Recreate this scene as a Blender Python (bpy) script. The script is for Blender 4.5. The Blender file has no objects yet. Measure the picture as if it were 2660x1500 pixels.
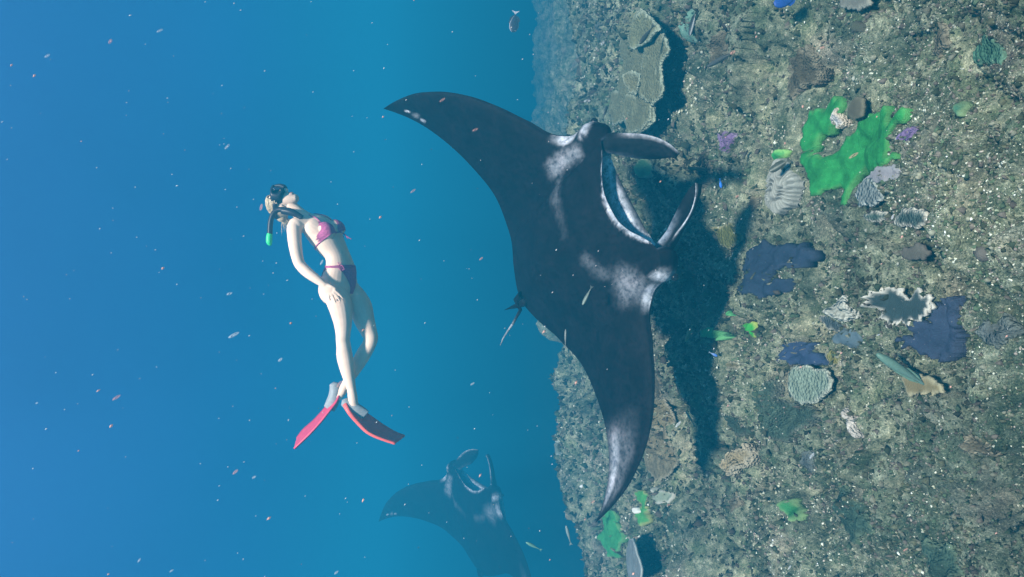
import bpy, bmesh, math, random
import numpy as np
from mathutils import Vector, Matrix
from mathutils.bvhtree import BVHTree

random.seed(7); np.random.seed(7)
SC = bpy.context.scene
COL = SC.collection

# ------------------------------------------------------------------ camera
FPX, CX, CY = 1733.0, 1330.0, 750.0          # focal length and centre in pixels of the 2660 px photograph
PITCH = math.radians(8.0)                    # camera held upright (portrait), tilted 8 degrees down; picture left is up
FC = np.array([0, math.cos(PITCH), -math.sin(PITCH)])
RC = np.array([0, -math.sin(PITCH), -math.cos(PITCH)])
UC = np.array([1.0, 0, 0])
cam_d = bpy.data.cameras.new('camera'); cam = bpy.data.objects.new('camera', cam_d); COL.objects.link(cam)
cam_d.sensor_fit = 'HORIZONTAL'; cam_d.sensor_width = 36.0; cam_d.lens = 36.0 * FPX / 2660.0
cam_d.clip_start = 0.02; cam_d.clip_end = 500
cam.matrix_world = Matrix(((RC[0], UC[0], -FC[0], 0), (RC[1], UC[1], -FC[1], 0), (RC[2], UC[2], -FC[2], 0), (0, 0, 0, 1)))
SC.camera = cam

# ------------------------------------------------------------------ water light all round, sun, exposure
world = bpy.data.worlds.new('World'); SC.world = world; world.use_nodes = True
nt = world.node_tree; nt.nodes.clear()
wo = nt.nodes.new('ShaderNodeOutputWorld'); bg = nt.nodes.new('ShaderNodeBackground')
tc = nt.nodes.new('ShaderNodeTexCoord'); sp = nt.nodes.new('ShaderNodeSeparateXYZ')
mr = nt.nodes.new('ShaderNodeMapRange'); rp = nt.nodes.new('ShaderNodeValToRGB')
nt.links.new(tc.outputs['Generated'], sp.inputs[0]); nt.links.new(sp.outputs['Z'], mr.inputs[0])
mr.inputs[1].default_value = -1; mr.inputs[2].default_value = 1
nt.links.new(mr.outputs[0], rp.inputs[0]); wn = nt.nodes.new('ShaderNodeTexNoise'); wn.inputs['Scale'].default_value = 2.2; wn.inputs['Detail'].default_value = 3; wn.inputs['Roughness'].default_value = .45
wr = nt.nodes.new('ShaderNodeMapRange'); wr.inputs[1].default_value = .3; wr.inputs[2].default_value = .7; wr.inputs[3].default_value = .84; wr.inputs[4].default_value = 1.12
wm = nt.nodes.new('ShaderNodeVectorMath'); wm.operation = 'SCALE'
nt.links.new(tc.outputs['Generated'], wn.inputs['Vector']); nt.links.new(wn.outputs[0], wr.inputs[0]); nt.links.new(rp.outputs[0], wm.inputs[0]); nt.links.new(wr.outputs[0], wm.inputs['Scale'])   # uneven murk
nt.links.new(wm.outputs[0], bg.inputs[0]); nt.links.new(bg.outputs[0], wo.inputs[0])
e = rp.color_ramp.elements
e[0].position = 0.0; e[0].color = (0.004, 0.05, 0.11, 1)
e[1].position = 1.0; e[1].color = (0.14, 0.28, 0.44, 1)
for p_, c_ in ((0.40, (0.008, 0.050, 0.105, 1)), (0.5, (0.005, 0.060, 0.126, 1)), (0.62, (0.009, 0.064, 0.178, 1)), (0.76, (0.018, 0.080, 0.218, 1))):
    k = e.new(p_); k.color = c_
bg.inputs[1].default_value = 1.0
SUN_TO = np.array([0.05, -0.60, 0.80]); SUN_TO = SUN_TO / np.linalg.norm(SUN_TO)
sd = bpy.data.lights.new('sun', 'SUN'); sd.energy = 5.0; sd.angle = math.radians(6.0); sd.color = (1.0, 0.95, 0.86)
so = bpy.data.objects.new('sun', sd); COL.objects.link(so)
so.rotation_euler = Vector(SUN_TO).to_track_quat('Z', 'Y').to_euler(); so.location = (0, 0, 6)
SC.view_settings.view_transform = 'Standard'; SC.view_settings.look = 'None'
SC.view_settings.exposure = 1.05; SC.view_settings.gamma = 1.0; SC.view_settings.use_curve_mapping = False
SC.cycles.use_denoising = True
try: SC.cycles.denoiser = 'OPENIMAGEDENOISE'
except Exception: pass
SC.cycles.max_bounces = 6; SC.cycles.diffuse_bounces = 2; SC.cycles.glossy_bounces = 2
SC.cycles.transmission_bounces = 4; SC.cycles.volume_bounces = 0
SC.cycles.sample_clamp_indirect = 4.0

# ------------------------------------------------------------------ helpers
def ray(px, py):
    return FC + (px - CX) / FPX * RC + (CY - py) / FPX * UC
def at(px, py, d):                      # a photograph pixel at depth d metres
    return ray(px, py) * d
def V(a): return Vector((float(a[0]), float(a[1]), float(a[2])))
def nrm(a):
    a = np.asarray(a, float); return a / (np.linalg.norm(a) + 1e-12)
def sstep(a, b, x):
    t = np.clip((np.asarray(x, float) - a) / (b - a), 0, 1); return t * t * (3 - 2 * t)

def tag(o, label, cat, group=None):
    o['label'] = label; o['category'] = cat
    if group: o['group'] = group
    return o
def empty(name, loc=(0, 0, 0)):
    o = bpy.data.objects.new(name, None); COL.objects.link(o); o.location = V(loc); o.empty_display_size = 0.1
    return o
def npmesh(name, verts, faces, smooth=True, col=None):
    """faces: list of arrays (n,3) / (n,4)"""
    me = bpy.data.meshes.new(name)
    verts = np.asarray(verts, np.float32)
    if not isinstance(faces, (list, tuple)): faces = [faces]
    faces = [np.asarray(f, np.int32) for f in faces if len(f)]
    me.vertices.add(len(verts)); me.vertices.foreach_set('co', verts.ravel())
    nl = sum(f.size for f in faces); npol = sum(len(f) for f in faces)
    me.loops.add(nl); me.polygons.add(npol)
    me.loops.foreach_set('vertex_index', np.concatenate([f.ravel() for f in faces]))
    tot = np.concatenate([np.full(len(f), f.shape[1], np.int32) for f in faces])
    st = np.concatenate([[0], np.cumsum(tot)[:-1]]).astype(np.int32)
    me.polygons.foreach_set('loop_start', st)
    me.polygons.foreach_set('use_smooth', np.full(npol, smooth, bool))
    me.update(calc_edges=True); me.validate()
    if col is not None: setcol(me, col)
    return me
def setcol(me, col):
    a = me.color_attributes.new('Col', 'FLOAT_COLOR', 'POINT')
    c = np.ones((len(me.vertices), 4), np.float32); c[:, :3] = np.asarray(col, np.float32)[:len(me.vertices), :3]
    a.data.foreach_set('color', c.ravel())
def link(name, me, mat=None, parent=None, loc=None):
    o = bpy.data.objects.new(name, me); COL.objects.link(o)
    if mat is not None: me.materials.clear(); me.materials.append(mat)
    if parent is not None: o.parent = parent; o.matrix_parent_inverse = parent.matrix_basis.inverted()
    if loc is not None: o.location = V(loc)
    return o
def fixnormals(me):
    bm = bmesh.new(); bm.from_mesh(me); bmesh.ops.recalc_face_normals(bm, faces=bm.faces); bm.to_mesh(me); bm.free()
def gridfaces(nu, nv, closeu=False, closev=False):
    iu = np.arange(nu if closeu else nu - 1); iv = np.arange(nv if closev else nv - 1)
    A, B = np.meshgrid(iu, iv, indexing='ij'); A2 = (A + 1) % nu; B2 = (B + 1) % nv
    return np.stack([A * nv + B, A2 * nv + B, A2 * nv + B2, A * nv + B2], -1).reshape(-1, 4)

# value noise in numpy
_T = np.random.RandomState(3).rand(256, 256)
def vnoise(x, y, seed=0):
    x = np.asarray(x, float) + seed * 17.13; y = np.asarray(y, float) - seed * 9.71
    xi = np.floor(x).astype(int); yi = np.floor(y).astype(int); fx = x - xi; fy = y - yi
    fx = fx * fx * (3 - 2 * fx); fy = fy * fy * (3 - 2 * fy)
    g = lambda a, b: _T[a & 255, b & 255]
    return (g(xi, yi) * (1 - fx) + g(xi + 1, yi) * fx) * (1 - fy) + (g(xi, yi + 1) * (1 - fx) + g(xi + 1, yi + 1) * fx) * fy
def fbm(x, y, oct=4, seed=0, rough=0.5):
    s = 0; a = 1; n = 0; c, d = math.cos(.6), math.sin(.6)
    for i in range(oct):
        s = s + a * (vnoise(x, y, seed + i) - .5); n += a * .5; a *= rough
        x, y = (x * c - y * d) * 2.03, (x * d + y * c) * 2.03
    return s / n
def worley(x, y, seed=0):
    x = np.asarray(x, float); y = np.asarray(y, float)
    xi = np.floor(x).astype(int); yi = np.floor(y).astype(int)
    best = np.full(x.shape, 9.0); rid = np.zeros(x.shape)
    for i in (-1, 0, 1):
        for j in (-1, 0, 1):
            a = xi + i; b = yi + j
            jx = _T[(a * 7 + seed * 31) & 255, (b * 3 + 11) & 255]; jy = _T[(a * 5 + 101) & 255, (b * 9 + seed * 57) & 255]
            r = _T[(a * 13 + seed * 5 + 3) & 255, (b * 11 + 77) & 255]
            d = (a + jx - x) ** 2 + (b + jy - y) ** 2
            m = d < best; best = np.where(m, d, best); rid = np.where(m, r, rid)
    return np.sqrt(best), rid

# ------------------------------------------------------------------ materials
def mat_new(name):
    m = bpy.data.materials.new(name); m.use_nodes = True
    n = m.node_tree; b = n.nodes['Principled BSDF']
    return m, n, b
def N(n, t, **kw):
    k = n.nodes.new(t)
    for a, v in kw.items(): setattr(k, a, v)
    return k
def noise_node(n, scale, detail=4, rough=.55, coord=None):
    k = N(n, 'ShaderNodeTexNoise'); k.inputs['Scale'].default_value = scale; k.inputs['Detail'].default_value = detail; k.inputs['Roughness'].default_value = rough
    if coord is not None: n.links.new(coord, k.inputs['Vector'])
    return k
def objco(n):
    return N(n, 'ShaderNodeTexCoord').outputs['Object']
def bump(n, b, fac, strength=.4, dist=.01):
    k = N(n, 'ShaderNodeBump'); k.inputs['Strength'].default_value = strength; k.inputs['Distance'].default_value = dist
    n.links.new(fac, k.inputs['Height']); n.links.new(k.outputs[0], b.inputs['Normal'])
def mix(n, fac, a, b_, mode='MIX'):
    k = N(n, 'ShaderNodeMix', data_type='RGBA', blend_type=mode)
    for s, v in ((k.inputs[0], fac), (k.inputs[6], a), (k.inputs[7], b_)):
        if hasattr(v, 'is_output') or isinstance(v, bpy.types.NodeSocket): n.links.new(v, s)
        elif isinstance(v, (tuple, list)): s.default_value = (*v[:3], 1)
        else: s.default_value = v
    return k.outputs[2]
def ramp(n, fac, stops):
    k = N(n, 'ShaderNodeValToRGB'); e = k.color_ramp.elements
    e[0].position = stops[0][0]; e[0].color = (*stops[0][1], 1); e[1].position = stops[-1][0]; e[1].color = (*stops[-1][1], 1)
    for p, c in stops[1:-1]:
        q = e.new(p); q.color = (*c, 1)
    n.links.new(fac, k.inputs[0]); return k.outputs[0]
def mat_plain(name, col, rough=.6, var=.25, scale=40, bmp=.15, bdist=.003, sss=0):
    m, n, b = mat_new(name); co = objco(n); t = noise_node(n, scale, 4, .6, co)
    d = tuple(c * (1 - var) for c in col); l = tuple(min(1, c * (1 + var)) for c in col)
    n.links.new(ramp(n, t.outputs[0], [(.3, d), (.7, l)]), b.inputs['Base Color'])
    b.inputs['Roughness'].default_value = rough; b.inputs['Specular IOR Level'].default_value = .25
    if sss: b.inputs['Subsurface Weight'].default_value = sss; b.inputs['Subsurface Radius'].default_value = (.02, .008, .004)
    if bmp: bump(n, b, t.outputs[0], bmp, bdist)
    return m
def mat_vcol(name, rough=.7, var=.3, scale=60, bmp=.3, bdist=.004, spec=.2):
    m, n, b = mat_new(name); co = objco(n); t = noise_node(n, scale, 5, .65, co)
    a = N(n, 'ShaderNodeVertexColor'); a.layer_name = 'Col'
    v = ramp(n, t.outputs[0], [(.3, (1 - var,) * 3), (.7, (1 + var,) * 3)])
    n.links.new(mix(n, 1.0, a.outputs[0], v, 'MULTIPLY'), b.inputs['Base Color'])
    b.inputs['Roughness'].default_value = rough; b.inputs['Specular IOR Level'].default_value = spec
    if bmp: bump(n, b, t.outputs[0], bmp, bdist)
    return m

# ------------------------------------------------------------------ reef
EX = np.array([-40, -6, -4.0, -3.4, -2.8, -2.2, -1.5, -.9, 0, 1.5, 3, 5, 8, 40.]); EY = np.array([7.0, 7.0, 7.6, 8.0, 8.8, 9.5, 10.0, 11.0, 13.0, 18., 22, 24, 25, 25.])
def reef_low(x, y):
    z = -2.05 + .16 * fbm(x / 1.9, y / 1.9, 2, 5)
    e = np.interp(x, EX, EY) + .55 * fbm(x / .9, y / .9, 3, 21)
    d = np.maximum(0, y - e)
    z = z - np.minimum(2.5, .14 * np.maximum(0, y - 7.5 - .6 * fbm(x / 1.3, y / 1.3, 2, 61))) * sstep(-1.5, 2.0, x)
    z = z - np.minimum(1.5 * d + .35 * np.minimum(d, .4), 7.5) * (d > 0)
    # ground rises a little towards the picture's bottom edge side
    z = z + .10 * sstep(-1.5, -4, x) * (d <= 0)
    z = z + .07 * sstep(.02, .12, fbm(x / .7, y / .7, 3, 57)) - .035
    z = z + .42 * sstep(6.3, 9.5, y) * fbm(x / 1.25 + 7, y / 1.25, 3, 91)
    return z
def reef_full(x, y):
    x = np.asarray(x, float); y = np.asarray(y, float)
    z = reef_low(x, y)
    wx = x + .05 * fbm(x * 5, y * 5, 2, 31); wy = y + .05 * fbm(x * 5, y * 5, 2, 37)
    d, r = worley(wx / .55, wy / .55, 1); z = z + .16 * np.sqrt(np.clip(1 - (d / .62) ** 2, 0, 1)) * sstep(.45, .9, r) - .07 * sstep(.16, .05, r) * sstep(.7, .2, d)
    d, r = worley(wx / .2, wy / .2, 2); z = z + .075 * np.sqrt(np.clip(1 - (d / .65) ** 2, 0, 1)) * r * (r > .35)
    d, r = worley((wx * .8 + wy * .6) / .075 + 3 * fbm(x * 2, y * 2, 2, 81), (wy * .8 - wx * .6) / .075 + 3 * fbm(x * 2, y * 2, 2, 83), 3); z = z + .024 * np.sqrt(np.clip(1 - (d / .7) ** 2, 0, 1)) * (r - .15)
    z = z + .05 * (1 - 2 * np.abs(fbm(x / .35, y / .35, 3, 8))) + .034 * fbm(x / .085, y / .085, 2, 9)
    z = z - .09 * sstep(.075, .0, np.abs(fbm(wx / .95, wy / .95, 3, 51))) * sstep(-.1, .25, fbm(x / 1.4, y / 1.4, 2, 53)) - .045
    return z
def ground(px, py):                     # where the ray through a photograph pixel meets the reef
    r = ray(px, py); k = np.linspace(.8, 16, 900); P = r[None] * k[:, None]
    h = P[:, 2] - reef_low(P[:, 0], P[:, 1]) - .03
    i = int(np.argmax(h < 0)) if (h < 0).any() else 899
    return P[i]

ys = np.concatenate([np.linspace(-14, .9, 45)[:-1], .9 * (14.0 / .9) ** np.linspace(0, 1, 640), np.geomspace(14.1, 60, 90)])
a_ = np.linspace(-1, 1, 620)
a_ = np.concatenate([-np.geomspace(14, 1.06, 14), a_, np.geomspace(1.06, 14, 14)])
Yg, Ag = np.meshgrid(ys, a_, indexing='ij')
Xg = Ag * (1.35 + .47 * np.clip(np.abs(Yg), 0, 40))
Xg = np.clip(Xg, -60, 60) + 1e-4 * Ag
Zg = reef_full(Xg, Yg)
me = npmesh('reef', np.stack([Xg, Yg, Zg], -1).reshape(-1, 3), gridfaces(len(ys), len(a_))[:, ::-1])
m, n, b = mat_new('reef_rock'); co = objco(n)
t1 = noise_node(n, 2.2, 5, .6, co); t2 = noise_node(n, 9, 6, .65, co); t3 = noise_node(n, 45, 6, .7, co); t4 = noise_node(n, 5.5, 4, .6, co); t5 = noise_node(n, 24, 5, .7, co)
c1 = ramp(n, t2.outputs[0], [(.28, (.045, .065, .045)), (.43, (.13, .145, .10)), (.56, (.24, .235, .17)), (.70, (.42, .41, .31))])
c2 = ramp(n, t5.outputs[0], [(.34, (.045, .062, .045)), (.48, (.17, .17, .12)), (.64, (.48, .45, .36))])
c = mix(n, .5, c1, c2)
fg = ramp(n, t4.outputs[0], [(.50, (0, 0, 0)), (.62, (1, 1, 1))])
c = mix(n, fg, c, mix(n, .6, c, (.05, .085, .045)))
fp = ramp(n, t1.outputs[0], [(.52, (0, 0, 0)), (.66, (1, 1, 1))])
c = mix(n, fp, c, mix(n, .35, c, (.26, .17, .17)))
t8 = noise_node(n, 130, 4, .75, co); t9 = noise_node(n, 3.2, 4, .6, co)
c = mix(n, 1.0, c, ramp(n, t8.outputs[0], [(.34, (.30, .34, .34)), (.48, (.9, .92, .92)), (.56, (1.15, 1.12, 1.1)), (.68, (2.1, 2.0, 1.9))]), 'MULTIPLY')
fs = ramp(n, t3.outputs[0], [(.62, (0, 0, 0)), (.72, (.8, .8, .8))])
c = mix(n, fs, c, (.50, .47, .38))
fd = ramp(n, t3.outputs[0], [(.30, (1, 1, 1)), (.40, (0, 0, 0))])
c = mix(n, fd, c, (.03, .035, .03))
t6 = noise_node(n, 1.5, 3, .55, co); t7 = noise_node(n, 4.2, 4, .6, co)
c = mix(n, 1.0, c, ramp(n, t6.outputs[0], [(.36, (.75, .84, .84)), (.5, (1.2, 1.22, 1.18)), (.66, (1.6, 1.55, 1.42))]), 'MULTIPLY')
c = mix(n, 1.0, c, ramp(n, t7.outputs[0], [(.36, (.50, .57, .55)), (.47, (1.0, 1.0, 1.0)), (.64, (1.35, 1.32, 1.3))]), 'MULTIPLY')
c = mix(n, 1.0, c, (.91, 1.0, .96), 'MULTIPLY')      # even teal tint: the water's colour cast put into the reef colour
n.links.new(c, b.inputs['Base Color']); b.inputs['Roughness'].default_value = .9; b.inputs['Specular IOR Level'].default_value = .1
bump(n, b, mix(n, .5, t3.outputs[0], t8.outputs[0]), 1.0, .03)
reef = link('reef', me, m); reef['kind'] = 'structure'

# ------------------------------------------------------------------ manta ray (one body mesh, eyes as parts)
MR = np.array([[0.4174, 0.8848, -0.2073], [-0.8514, 0.3009, -0.4296], [-0.3177, 0.3558, 0.8789]]); MT = np.array([0.295, 4.371, -1.067])
u_, _, v_ = np.linalg.svd(MR); MR = u_ @ v_
HS = 1.75
def mloc(px, py, z):                    # pixel -> manta-local point on its plane at height z
    d = ray(px, py); nz = MR[:, 2]; k = ((MT + nz * z) @ nz) / (d @ nz); return MR.T @ (d * k - MT)
fy = np.array([0, .1, .2, .28, .34, .40, .45, .49, .52, .56, .62, .84, 1.05, 1.26, 1.47, 1.6275, 1.75])
fx = np.array([.507, .515, .565, .630, .665, .670, .655, .625, .565, .475, .405, .318, .245, .140, -.035, -.245, -.5215])
def pchip(xs, ysv):                     # monotone cubic through the control points, tabulated
    h = np.diff(xs); dl = np.diff(ysv) / h; m = np.zeros(len(xs)); m[1:-1] = (dl[:-1] * h[1:] + dl[1:] * h[:-1]) / (h[1:] + h[:-1]); m[0] = 0; m[-1] = dl[-1] * 1.3
    q = np.linspace(xs[0], xs[-1], 2000); i = np.clip(np.searchsorted(xs, q) - 1, 0, len(h) - 1); t = (q - xs[i]) / h[i]
    return q, (2*t**3-3*t**2+1)*ysv[i] + (t**3-2*t**2+t)*h[i]*m[i] + (-2*t**3+3*t**2)*ysv[i+1] + (t**3-t**2)*h[i]*m[i+1]
ty = np.array([0, .12, .25, .4, .55, .7, .85, 1.0]) * HS
tx = np.array([-.889, -.807, -.642, -.439, -.360, -.338, -.383, -.5215])
fy, fx = pchip(fy, fx); ty, tx = pchip(ty, tx)
def smooth_interp(q, xs, ysv, w=.02):
    k = np.linspace(-2, 2, 17); g = np.exp(-k * k); g /= g.sum()
    return sum(gi * np.interp(np.abs(q + ki * w), xs, ysv, right=None) for gi, ki in zip(g, k))
def flexer(th):
    ss = np.linspace(0, 1, 201)
    ang = np.where(ss > .2, th[0] * sstep(.17, .30, ss) + th[1] * (ss - .2) + th[2] * (ss - .2) ** 2, 0)
    y = np.concatenate([[0], np.cumsum(np.cos((ang[1:] + ang[:-1]) / 2))]) / 200; z = np.concatenate([[0], np.cumsum(np.sin((ang[1:] + ang[:-1]) / 2))]) / 200
    return lambda s: (np.interp(s, ss, y), np.interp(s, ss, z), np.interp(s, ss, ang))
FL = flexer((.488, .329, -.41)); FR = flexer((.312, -.728, 1.448))
def seg_d(x, y, pts):                   # distance to a polyline
    best = np.full(np.shape(x), 9.)
    for (ax, ay), (bx, by) in zip(pts[:-1], pts[1:]):
        l = (bx - ax) ** 2 + (by - ay) ** 2 + 1e-9; t = np.clip(((x - ax) * (bx - ax) + (y - ay) * (by - ay)) / l, 0, 1)
        best = np.minimum(best, np.hypot(x - ax - t * (bx - ax), y - ay - t * (by - ay)))
    return best
def manta_mesh():
    yy = np.concatenate([np.linspace(0, .62, 63), np.linspace(.62, 1.75, 62)[1:]])
    yy = np.concatenate([-yy[:0:-1], yy]); ns = len(yy)
    NU, NP = 60, 34
    uu = (1 - np.cos(np.linspace(0, 1, NU) * math.pi)) / 2
    uu = uu * .8 + .2 * np.linspace(0, 1, NU)
    pp = np.linspace(0, 1, NP + 2)[1:-1]
    V_, C_ = [], []
    dark = np.array([.006, .005, .0065])
    for y in yy:
        ay = abs(y); s = ay / HS
        xf = float(np.interp(ay, fy, fx)); xt = float(np.interp(ay, ty, tx))
        zt = float(np.interp(ay, [0, .3, .45, .6, .9, 1.3, 1.6, 1.75], [.155, .145, .115, .085, .055, .030, .013, .004]))
        zb = float(np.interp(ay, [0, .3, .45, .6, .9, 1.3, 1.6, 1.75], [.19, .18, .13, .075, .045, .022, .011, .004]))
        w = float(sstep(.58, .44, ay))
        pw = np.sqrt(uu) * (1 - uu) ** 1.1 / .372
        ph = np.where(uu < .45, .60 + .40 * np.sin(np.clip(uu / .45, 0, 1) * math.pi / 2), np.cos(np.clip((uu - .45) / .55, 0, 1) * math.pi / 2) ** 1.25)
        P = (1 - w) * np.minimum(pw, 1.0) + w * ph
        x = xf + (xt - xf) * uu
        ridge = .03 * math.exp(-(ay / .10) ** 2) * np.sin(np.clip(uu, 0, 1) * math.pi)
        top = np.stack([x, P * zt + ridge], -1); m_ = float(np.clip(1 - (ay / .375) ** 2, 0, 1)) ** .5
        xj = float(np.interp(ay, [0, .2, .3, .36, .42, .5], [.540, .545, .56, .60, .66, .65])); wj = float(sstep(.46, .36, ay))
        Pb = P * (1 - wj * .52 * (1 - uu) ** 6)
        bot = np.stack([x + wj * (xj - xf) * (1 - uu) ** 3, -Pb * zb], -1)
        zf, zbf = top[0, 1], bot[0, 1]
        thick = (zf - zbf)
        g = np.sin(math.pi * pp) ** .55
        inn = np.stack([top[0, 0] + (bot[0, 0] - top[0, 0]) * pp - m_ * .40 * g + (1 - m_) * .32 * thick * np.sin(math.pi * pp), zf + (zbf - zf) * (pp * .94 + .03)], -1)
        loop = np.concatenate([top[::-1], inn, bot[:-1]])          # TE(top) .. LE .. mouth .. LE .. TE(bottom, shared end dropped)
        Yf, Zf, ang = (FL if y >= 0 else FR)(s); sg = 1 if y >= 0 else -1
        Z = loop[:, 1]
        bul = .034 * np.exp(-((loop[:, 0] - .60) / .07) ** 2) * float(sstep(.40, .50, ay)) * float(sstep(.62, .55, ay))
        V_.append(np.stack([loop[:, 0], sg * (Yf * HS - math.sin(ang) * Z + bul), Zf * HS + math.cos(ang) * Z + .4 * bul], -1))
        # --- pigment, plus a lit strip painted on one wing
        X = loop[:, 0]; nt_ = NU; nl = len(loop)
        isb = np.zeros(nl); isb[NU + NP:] = 1; isin = np.zeros(nl); isin[NU:NU + NP] = 1
        col = np.repeat(dark[None], nl, 0)
        nz_ = fbm(X * 6 + 3, np.full(nl, y * 6), 3, 41); nf = fbm(X * 40, np.full(nl, y * 40), 2, 43)
        wob = .03 * nz_ + .018 * nf
        white = np.zeros(nl)
        if y >= 0:
            d = seg_d(X, y, [(.46, .46), (.36, .49), (.27, .50)]); white = np.maximum(white, .30 * sstep(.10, .0, d + wob))
            d = seg_d(X, y, [(.30, .46), (.22, .37), (.14, .28)]); white = np.maximum(white, .12 * sstep(.06, .0, d + wob))
            d = seg_d(X, y, [(.14, .28), (.11, .16), (.10, .06)]); white = np.maximum(white, .05 * sstep(.05, .0, d + wob))
        else:
            d = seg_d(X, y, [(.36, -.44), (.31, -.50), (.40, -.53)]); white = np.maximum(white, .24 * sstep(.15, .0, d + wob))
            d = seg_d(X, y, [(.33, -.40), (.21, -.27), (.16, -.16)]); white = np.maximum(white, .10 * sstep(.07, .0, d + wob))
        de = np.hypot(X - .60, (ay - .505) * 1.3); white = np.maximum(white, .7 * sstep(.075, .015, de + wob * .8))
        white = np.maximum(white, .7 * float(sstep(.525, .55, ay)) * float(sstep(.68, .60, ay)) * sstep(.075, .02, (X[NU - 1] - X) + .25 * max(0, ay - .56) + wob * .5) * (1 - isb))
        # lit strip painted pale near the drooping wing's tip, white flecks on the other
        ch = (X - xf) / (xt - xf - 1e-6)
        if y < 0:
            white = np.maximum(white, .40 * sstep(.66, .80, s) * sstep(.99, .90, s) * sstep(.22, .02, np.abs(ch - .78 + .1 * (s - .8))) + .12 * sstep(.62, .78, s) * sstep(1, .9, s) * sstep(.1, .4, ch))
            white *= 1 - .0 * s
        else:
            for (fx_, fs_, r_) in ((.75, .90, .012), (.86, .825, .011), (.80, .86, .02)):
                dd = np.hypot((ch - fx_) * .25, (s - fs_) * HS * .9); white = np.maximum(white, (.6 if r_ < .02 else .18) * sstep(r_ * 1.6, r_ * .7, dd))
        # pale lip
        lipd = np.clip(X[NU - 1] - X, 0, 9)
        lipw = .036 * float(sstep(.20, .04, y)) * float(sstep(-.36, -.26, y)) + .006 * float(sstep(.36, .28, ay))
        white = np.maximum(white, (1 - isb) * (1 - isin) * .62 * sstep(lipw * 1.25, lipw * .35, lipd + .022 * np.abs(nf) + .010 * nz_) * (lipw > .004))
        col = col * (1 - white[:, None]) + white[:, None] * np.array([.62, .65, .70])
        pin = np.concatenate([np.zeros(NU), np.sin(math.pi * pp), np.zeros(nl - NU - NP)])
        jb = 1.0 * sstep(.90, .98, np.concatenate([np.zeros(NU), pp, np.zeros(nl - NU - NP)])); st_ = sstep(.55, .62, np.concatenate([np.zeros(NU), pp, np.zeros(nl - NU - NP)])) * sstep(.80, .70, np.concatenate([np.zeros(NU), pp, np.zeros(nl - NU - NP)]))
        ic = np.array([.20, .27, .36])[None] * (1 - .35 * pin[:, None]) + (.5 * jb + .22 * st_)[:, None] * np.array([1, 1, 1.])[None]
        mw = isin * float(sstep(.40, .34, ay)); col = col * (1 - mw[:, None]) + ic * mw[:, None]
        bw = isb * sstep(.01, .05, ch)
        bc = np.array([.66, .68, .70])[None] * (1 - .8 * sstep(.5, .9, ch)[:, None] * float(sstep(.35, .6, s)))
        col = col * (1 - bw[:, None]) + bc * bw[:, None]
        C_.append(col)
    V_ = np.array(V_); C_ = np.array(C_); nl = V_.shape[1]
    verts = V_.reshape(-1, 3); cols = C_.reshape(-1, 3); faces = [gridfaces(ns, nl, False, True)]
    # lobes: two edge curves lofted with a lens section
    def lobe(E1, E2, rootw):
        nonlocal verts, cols
        E1 = np.array(E1); E2 = np.array(E2); k = 30; m2 = 14
        def rs(E):
            L = np.concatenate([[0], np.cumsum(np.linalg.norm(np.diff(E, axis=0), axis=1))]); L /= L[-1]
            q = np.linspace(0, 1, k); o = np.stack([np.interp(q, L, E[:, i]) for i in range(3)], -1)
            for _ in range(3): o[1:-1] = .25 * o[:-2] + .5 * o[1:-1] + .25 * o[2:]
            return o
        a, c = rs(E1), rs(E2); vs, cs = [], []
        for i in range(k):
            q = i / (k - 1); tg = nrm((a[min(i + 1, k - 1)] + c[min(i + 1, k - 1)]) - (a[max(i - 1, 0)] + c[max(i - 1, 0)]))
            wv = c[i] - a[i]; nn = nrm(np.cross(tg, wv)) if np.linalg.norm(wv) > 1e-4 else np.array([0, 0, 1.])
            th = (rootw * (1 - q) ** 2 + .016) * (1 if q < .9 else .55 + .45 * (1 - q) / .1)
            for j in range(2 * m2):
                t = j / m2; f = (1 - math.cos(math.pi * t)) / 2 if t <= 1 else (1 - math.cos(math.pi * (2 - t))) / 2
                up = math.sin(math.pi * t)
                vs.append(a[i] + wv * f + nn * th * up * .8 - nn * .035 * math.sin(math.pi * f) * (1 if q > .05 else 0))
                edge = .8 * sstep(.075, .02, f) * sstep(.40, .58, q) * (1 if (up >= 0) else .6)
                inner = .010 + .30 * sstep(.45, .95, f) * sstep(.70, .25, q)
                cc = np.array([inner * .8, inner * .95, inner * 1.15]) if up * 1 < 0 or True else dark
                cc = cc * (1 - edge) + edge * np.array([.6, .62, .66]); cs.append(cc * (1 - .0) if q > .12 else dark * (1 - q / .12) + cc * q / .12)
        base = len(verts); faces.append(gridfaces(k, 2 * m2, False, True) + base)
        vs.append((a[-1] + c[-1]) / 2); cs.append(cs[-1]); tip = base + len(vs) - 1; r0 = base + (k - 1) * 2 * m2
        faces.append(np.array([[r0 + j, r0 + (j + 1) % (2 * m2), tip] for j in range(2 * m2)]))
        verts = np.concatenate([verts, np.array(vs)]); cols = np.concatenate([cols, np.array(cs)])
    E1 = [(.50, .47, .0), (.58, .465, .03)] + [mloc(p[0], p[1], z) for p, z in zip([(1590, 345), (1624, 347), (1665, 347), (1705, 356), (1740, 372), (1766, 398)], [.035, .01, -.015, -.05, -.09, -.13])]
    E2 = [(.50, .33, .0), (.56, .32, .005)] + [mloc(p[0], p[1], z) for p, z in zip([(1591, 398), (1619, 401), (1653, 411), (1705, 414), (1740, 410), (1764, 400)], [-.015, -.06, -.11, -.14, -.15, -.135])]
    lobe(E1, E2, .045)
    E1 = [(.50, -.46, .0), (.58, -.455, .03)] + [mloc(p[0], p[1], z) for p, z in zip([(1754, 612), (1778, 583), (1798, 548), (1809, 502), (1806, 476)], [0, -.02, -.04, -.07, -.09])]
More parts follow.
